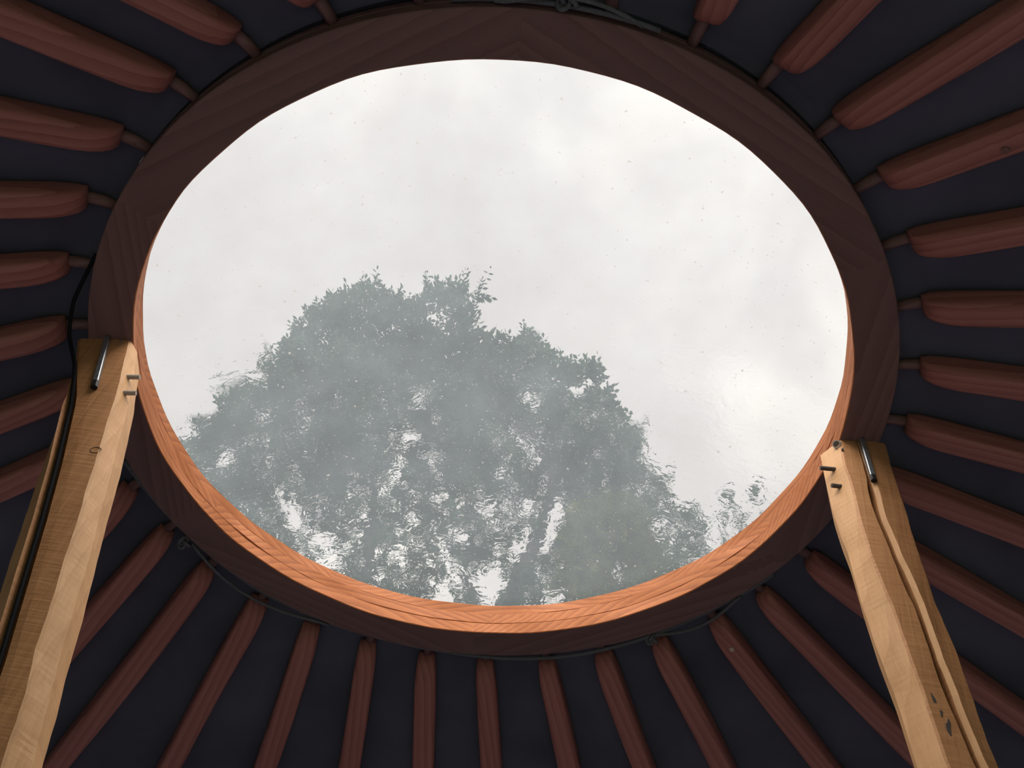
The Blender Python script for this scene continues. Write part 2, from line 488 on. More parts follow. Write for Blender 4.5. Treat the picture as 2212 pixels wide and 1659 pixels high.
for i, (a0, a1, r1, label) in enumerate(POLES):
    r0 = 0.757
    P0 = polar(a0, r0, APEX - TAN * r0)
    P1 = polar(a1, r1, APEX - TAN * r1)
    d = (P1 - P0).normalized()
    # run on to the wall plate
    q = Vector((P0.x - CX, P0.y - CY)); e = Vector((d.x, d.y))
    A, B, Cc = e.dot(e), 2 * q.dot(e), q.dot(q) - (RW - 0.03) ** 2
    L = (-B + math.sqrt(B * B - 4 * A * Cc)) / (2 * A)
    # keep the underside on the roof slope all the way out
    end = P0 + d * L
    end.z = APEX - TAN * math.hypot(end.x - CX, end.y - CY) + 0.004
    d = (end - P0).normalized()
    side = Vector((0, 0, 1)).cross(d).normalized()
    up = d.cross(side)
    rr = random.Random(100 + i)
    vv, ff = loft(pole_sections(rr, (end - P0).length))
    o = mesh_obj('roof_pole', vv, ff, M_POLE, smooth=True)
    o.matrix_world = Matrix((d, side, up)).transposed().to_4x4()
    o.location = P0
    tag(o, label, 'roof pole', 'roof poles radiating from the crown ring')
    mt = 'tenon'
    inv = o.matrix_world.inverted() if False else (Matrix.Translation(P0) @ Matrix((d, side, up)).transposed().to_4x4()).inverted()
    tip = inv @ polar(a0, RO + 0.0008, P0.z + 0.040)
    tv, tf = tube([tip, tip * 0.5 + Vector((0, 0, 0.021)), Vector((0.012, 0, 0.042))], [0.009, 0.010, 0.010], 10)
    mesh_obj(mt, tv, tf, M_STAIN_SHADE, o, smooth=True)  # shade on the tenon is put into its darker colour
    if i == 6:
        kv, kf = tube([(0.072, -0.004, 0.012), (0.072, -0.004, -0.0022)], [0.0060, 0.0055], 12)
        tag(mesh_obj('plug', kv, kf, M_KNOT, o), 'pale round plug')
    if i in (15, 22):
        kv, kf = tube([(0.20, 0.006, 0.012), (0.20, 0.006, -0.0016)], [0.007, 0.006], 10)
        tag(mesh_obj('knot', kv, kf, M_STAIN_SHADE, o), 'dark knot')

# ---------------------------------------------------------------- support posts


def edge_curve(pts, zz):
    """x of a traced arris at height zz, extended straight beyond its ends"""
    p = sorted(pts, key=lambda q: q[1])
    z = [q[1] for q in p]; x = [q[0] for q in p]
    if zz <= z[0]:
        s = (x[min(2, len(x) - 1)] - x[0]) / (z[min(2, len(x) - 1)] - z[0]); return x[0] + s * (zz - z[0])
    if zz >= z[-1]:
        s = (x[-1] - x[-2]) / (z[-1] - z[-2]); return x[-1] + s * (zz - z[-1])
    return float(np.interp(zz, z, x))


LE1 = [(-0.7843, 1.5897), (-0.7444, 1.4434), (-0.7266, 1.2705), (-0.7103, 1.1495), (-0.6914, 1.0117), (-0.668, 0.75)]
LE2 = [(-0.7684, 1.5742), (-0.7293, 1.4294), (-0.6968, 1.2591), (-0.6774, 1.1394), (-0.6413, 0.8907), (-0.625, 0.75)]
LE3 = [(-0.6794, 1.5806), (-0.656, 1.4344), (-0.6459, 1.3454), (-0.6365, 1.2629), (-0.6306, 1.201), (-0.623, 1.1427), (-0.6157, 1.0696), (-0.606, 0.9935), (-0.5982, 0.9078), (-0.5868, 0.8366), (-0.5811, 0.7705), (-0.5769, 0.7339)]
LE4 = [(-0.6790, 1.6148), (-0.6491, 1.4663), (-0.6351, 1.3756), (-0.6235, 1.2914), (-0.6154, 1.2283), (-0.6084, 1.1687), (-0.597, 1.0852), (-0.5878, 1.008), (-0.5796, 0.9288), (-0.5692, 0.8559), (-0.5618, 0.7885), (-0.5554, 0.7511)]
RA = [(0.5862, 1.5653), (0.5822, 1.5019), (0.5795, 1.4415), (0.5809, 1.3843), (0.5847, 1.3296), (0.5848, 1.2269), (0.5871, 1.1327), (0.5936, 1.0462), (0.5953, 0.966), (0.5965, 0.9214)]
RB = [(0.6158, 1.5849), (0.6091, 1.5201), (0.6103, 1.4589), (0.6081, 1.4004), (0.6069, 1.3446), (0.6072, 1.2914), (0.6146, 1.1921), (0.6171, 1.1008), (0.6207, 1.0166), (0.6228, 0.9388), (0.6241, 0.8956)]
RC = [(0.6464, 1.5869), (0.6467, 1.5225), (0.6415, 1.4024), (0.6469, 1.2937), (0.6541, 1.1943), (0.6557, 1.1028), (0.6578, 1.0185), (0.6631, 0.9407), (0.6662, 0.8976)]
RD = [(0.7024, 1.5908), (0.6987, 1.5324), (0.6969, 1.4119), (0.6921, 1.3019), (0.69, 1.2015), (0.696, 1.1097), (0.6967, 1.0249), (0.694, 0.9463), (0.6971, 0.9029)]
ZTOP = ZR - EYE
heights = [ZTOP - i * (ZTOP - 0.70) / 90 for i in range(91)] + [0.70 - (0.70 + EYE) * i / 14 for i in range(1, 15)]


def wig(z, s, amp):
    r = random.Random(s)
    o = 0
    for k, fr in enumerate((17, 41, 83, 150)):
        o += math.sin(fr * z + r.uniform(0, 6.28)) / (k + 1.2)
    return amp * o


def build_timber(parent, sec_fn, mats_of):
    rings = [[Vector(p) for p in sec_fn(z)] for z in heights]
    n = len(rings[0])
    org = Vector((parent.location.x, parent.location.y, 0))
    vv, ff = loft([[p + Vector((0, 0, EYE)) - org for p in r] for r in rings])
    mi = [mats_of[j] for _ in range(len(rings) - 1) for j in range(n)] + [0, 0]
    return mesh_obj('timber', vv, ff, [M_SAWN, M_WANEY], parent, mat_index=mi)


def upright(z):
    """the left post is a crooked timber that straightens below head height"""
    return max(0.0, 0.72 - z)


def left_sec(z):
    zc = max(z, 0.72)
    e1, e2, e3, e4 = (edge_curve(e, zc) for e in (LE1, LE2, LE3, LE4))
    k = min(1.0, max(0.0, (1.50 - zc) / 0.10))       # the groove opens below the head
    e1 = min(e1, e2 - 0.014) if zc < 1.47 else e2 - 0.004
    w = wig(z, 1, 0.0007)
    y = 1.175
    g = 0.004 + 0.018 * k
    return [(e2 - 0.012 * k - 0.002, y + 0.002 + wig(z, 2, 0.0006), z),        # right lip of the bark strip
            (e2 + 0.000, y + g, z),                                          # groove floor
            (e2 + 0.006 * k + 0.002, y + 0.001, z),
            (e2 + (e3 - e2) * 0.4, y - 0.0005 + wig(z, 3, 0.0003), z),
            (e3 - 0.003 + w, y, z), (e3 + 0.001 + w, y + 0.003, z),
            (e4 + wig(z, 4, 0.0007), y + 0.026, z),
            (e4 - 0.004 + wig(z, 5, 0.0006), y + 0.075, z), (e4 - 0.02, y + 0.092, z),
            (e1 + 0.015, y + 0.09, z), (e1 - 0.002, y + 0.07, z),
            (e1 + wig(z, 6, 0.0008), y + 0.016, z)]


def right_sec(z):
    a, b, c, d = (edge_curve(e, z) for e in (RA, RB, RC, RD))
    y = 1.336
    k = min(1.0, max(0.0, (1.53 - z) / 0.08))
    wc = (0.0024 + 0.0016 * max(0, math.sin(31 * z + 1))) * k + 0.0004
    return [(a + 0.004 + wig(z, 11, 0.0005), y + 0.048, z), (a + wig(z, 12, 0.0006), y + 0.040, z),
            (b - 0.0015 + wig(z, 13, 0.0007), y + 0.003, z), (b + 0.002 + wig(z, 13, 0.0007), y, z),
            (c - wc - 0.002 + wig(z, 14, 0.0008), y + 0.001, z),
            (c + 0.001 + wig(z, 14, 0.0008), y + 0.006 + 0.034 * k, z),                 # the long drying crack
            (c + wc + 0.001 + wig(z, 14, 0.0008), y + 0.004, z),
            (c + wc + 0.008 + wig(z, 14, 0.0008), y - 0.003 * k, z),                     # raised lip beside it
            (c + (d - c) * 0.6, y + 0.001, z),
            (d - 0.003 + wig(z, 15, 0.0007), y + 0.004, z), (d + wig(z, 15, 0.0007), y + 0.009, z),
            (d - 0.002, y + 0.07, z), (d - 0.012, y + 0.082, z), (a + 0.015, y + 0.084, z)]


def rod(name, a, b, r, mat, parent, n=12, r2=None):
    org = parent.location
    vv, ff = tube([Vector(a) + Vector((0, 0, EYE)) - org, Vector(b) + Vector((0, 0, EYE)) - org], [r, r2 or r], n)
    return mesh_obj(name, vv, ff, mat, parent, smooth=False)


def square_bar(name, a, b, w, t, mat, parent):
    a, b = Vector(a), Vector(b)
    d = (b - a).normalized()
    s = Vector((1, 0, 0)); s = (s - d * s.dot(d)).normalized()
    u = d.cross(s)
    org = parent.location - Vector((0, 0, EYE))
    c = 0.0012
    rings = []
    for p, k in ((a, 1.0), (b - d * 0.001, 1.0), (b, 0.86)):
        rings.append([p - org + s * x * k + u * y * k for x, y in ((w / 2 - c, t / 2), (w / 2, t / 2 - c), (w / 2, -t / 2 + c), (w / 2 - c, -t / 2), (-w / 2 + c, -t / 2), (-w / 2, -t / 2 + c), (-w / 2, t / 2 - c), (-w / 2 + c, t / 2))])
    vv, ff = loft(rings)
    return mesh_obj(name, vv, ff, mat, parent)


POST_GROUP = 'rough oak posts carrying the crown ring'
post = empty('support_post', (-0.60, 1.22, 0))
tag(post, 'rough-hewn pale oak post at the left, grooved, with a black cable running down it', 'post', POST_GROUP)
build_timber(post, left_sec, [0, 0, 0, 0, 1, 1, 1, 0, 0, 0, 1, 1])
square_bar('steel_bar', (-0.7190, 1.1695, ZTOP - 0.001), (-0.6990, 1.1695, 1.455), 0.0095, 0.0095, M_STEEL, post)
tag(rod('bolt_head', (-0.6990, 1.1690, 1.4552), (-0.6968, 1.1690, 1.440), 0.0062, M_BLACK, post, n=6), 'black iron end')
for (x, z) in ((-0.6505, 1.4962), (-0.6440, 1.4525)):
    rod('peg', (x - 0.012, 1.188, z), (x + 0.0110, 1.187, z - 0.0005), 0.0042, M_PEG, post)
rod('nail', (-0.6950, 1.1735, 1.5830), (-0.6935, 1.1725, 1.566), 0.0009, M_STEEL, post, n=6)

kp = [Vector((-0.6475 + 0.0085 * math.cos(2 * PI * q / 20), 1.1748, EYE + 1.292 + 0.0065 * math.sin(2 * PI * q / 20))) - post.location for q in range(18)]
kv, kf = tube(kp, 0.0007, 6)
mesh_obj('knot', kv, kf, M_PEGDARK, post)

post = empty('support_post', (0.64, 1.37, 0))
tag(post, 'rough-hewn pale oak post at the right, split by a long dark crack', 'post', POST_GROUP)
build_timber(post, right_sec, [1, 1, 0, 0, 0, 0, 1, 0, 0, 0, 0, 0, 0, 1])
square_bar('steel_bar', (0.6545, 1.3315, ZTOP - 0.001), (0.6515, 1.3315, 1.482), 0.0095, 0.0095, M_STEEL, post)
tag(rod('bolt_head', (0.6515, 1.331, 1.4822), (0.6511, 1.331, 1.470), 0.0060, M_BLACK, post, n=6), 'black iron end')
rod('peg', (0.598, 1.356, 1.5240), (0.5700, 1.353, 1.5230), 0.0042, M_PEGDARK, post)
rod('peg', (0.604, 1.356, 1.4780), (0.5815, 1.353, 1.4770), 0.0042, M_PEGDARK, post)
# hollow tube end at the head of the post
org = post.location - Vector((0, 0, EYE))
ctr = Vector((0.6085, 1.340, 1.5760)); ax = Vector((-0.62, -0.62, -0.48)).normalized()
s = ax.cross(Vector((0, 0, 1))).normalized(); u = s.cross(ax)
rings = []
for rad, dep in ((0.0082, -0.012), (0.0082, 0.0022), (0.0060, 0.0022), (0.0057, -0.004), (0.0001, -0.004)):
    rings.append([ctr - org + ax * dep + (s * math.cos(2 * PI * k / 20) + u * math.sin(2 * PI * k / 20)) * rad for k in range(20)])
vv, ff = loft(rings)
tag(mesh_obj('tube_end', vv, ff, M_PEG, post), 'round hollow tube end at the head of the post')
rod('nail', (0.616, 1.345, 1.5560), (0.6135, 1.3325, 1.5555), 0.0022, M_PEGDARK, post, n=8)

# dark smudges on the sawn face low on the right post
vv, ff = [], []
for cx_, cz, rx, rz, tilt in ((0.6330, 1.010, 0.0030, 0.011, 0.10), (0.6375, 0.985, 0.0022, 0.008, -0.15), (0.6415, 0.962, 0.0042, 0.016, -0.18)):
    b0 = len(vv)
    nn = 14
    for dep, sc in ((0.0008, 1.0), (-0.0004, 0.8)):
        for q in range(nn):
            a = 2 * PI * q / nn
            rj = sc * (1 + 0.22 * math.sin(3 * a + cz * 90) + 0.12 * math.sin(5 * a))
            px, pz = rx * rj * math.cos(a), rz * rj * math.sin(a)
            vv.append(Vector((cx_ + px - tilt * pz, 1.3365 + dep, cz + pz)) - org)
    ff += [(b0 + q, b0 + (q + 1) % nn, b0 + nn + (q + 1) % nn, b0 + nn + q) for q in range(nn)] + [tuple(range(b0 + nn, b0 + 2 * nn))]
tag(mesh_obj('scorch_mark', vv, ff, M_PEGDARK, post), 'dark smudge')

# ---------------------------------------------------------------- cable and cords
CABLE = [(-0.8261, 1.7712), (-0.8105, 1.7085), (-0.786, 1.62), (-0.7655, 1.5372), (-0.7382, 1.4474), (-0.7241, 1.399), (-0.7086, 1.3297), (-0.6939, 1.2537), (-0.6745, 1.1346), (-0.6386, 0.887)]
pts = [polar(-111, RO + 0.006, ZR + 0.034), polar(-108.5, RO + 0.012, ZR + 0.018), polar(-106, RO + 0.019, ZR + 0.002), polar(-104, RO + 0.023, ZR - 0.008), polar(-100, RO + 0.024, ZR - 0.022)]
for z in np.linspace(1.50, -EYE + 0.01, 60):
    e2 = edge_curve(LE2, max(z, 0.72))
    k = min(1.0, max(0.0, (1.50 - z) / 0.10))
    pts.append((e2 - 0.001, 1.1745 - 0.006 + 0.011 * k, EYE + z))
cv, cf = tube(catmull(pts, 3), 0.0036, 10)
tag(mesh_obj('cable', cv, cf, M_CABLE, smooth=True), 'black cable running down the groove of the left post', 'cable')



def cord(label, a0, a1, knots, ends):
    rope = empty('cord', (CX, CY, ZR))
    tag(rope, label, 'cord')
    pts = []
    for a in range(a0, a1 + 1, 3):
        slack = 0.006 * (math.sin(math.radians(a * 3 + 40)) + 1) + 0.004 * math.sin(math.radians(a * 7))
        pts.append(polar(a, RO + 0.0075 + 0.3 * slack, ZR + 0.014 - 0.9 * slack) - rope.location)
    rv, rf = tube(pts, 0.0042, 8)
    mesh_obj('strand', rv, rf, M_ROPE, rope, smooth=True)
    for az, sz in knots:
        c0 = polar(az, RO + 0.018, ZR + 0.001) - rope.location
        kp = []
        for q in range(49):
            t = 2 * PI * q / 48
            kp.append(c0 + Vector(((math.sin(t) + 2 * math.sin(2 * t)) * sz * 0.55, (math.cos(t) - 2 * math.cos(2 * t)) * sz * 0.55, -math.sin(3 * t) * sz * 0.8)))
        kv, kf = tube(kp, 0.0036, 8, ends=False)
        mesh_obj('knot', kv, kf, M_ROPE, rope, smooth=True)
    for a, b, dr in ends:
        tp = []
        for q in range(15):
            t = q / 14
            tp.append(polar(a + (b - a) * t, RO + 0.008 + dr * math.sin(PI * min(1, t * 1.1)), ZR + 0.004 - 0.010 * math.sin(PI * t)) - rope.location)
        tv, tf = tube(tp, 0.0034, 8)
        mesh_obj('loose_end', tv, tf, M_ROPE, rope, smooth=True)


cord('thin grey knotted cord along the bottom outer edge of the crown ring', -75, 54, ((-57.0, 0.0085), (29.4, 0.0075)), ((-56, -28, 0.016), (30, 47, 0.014)))
cord('faint loose cord above the crown ring at the top edge of the photo', 162, 186, ((173.0, 0.009),), ((164, 181, 0.018),))

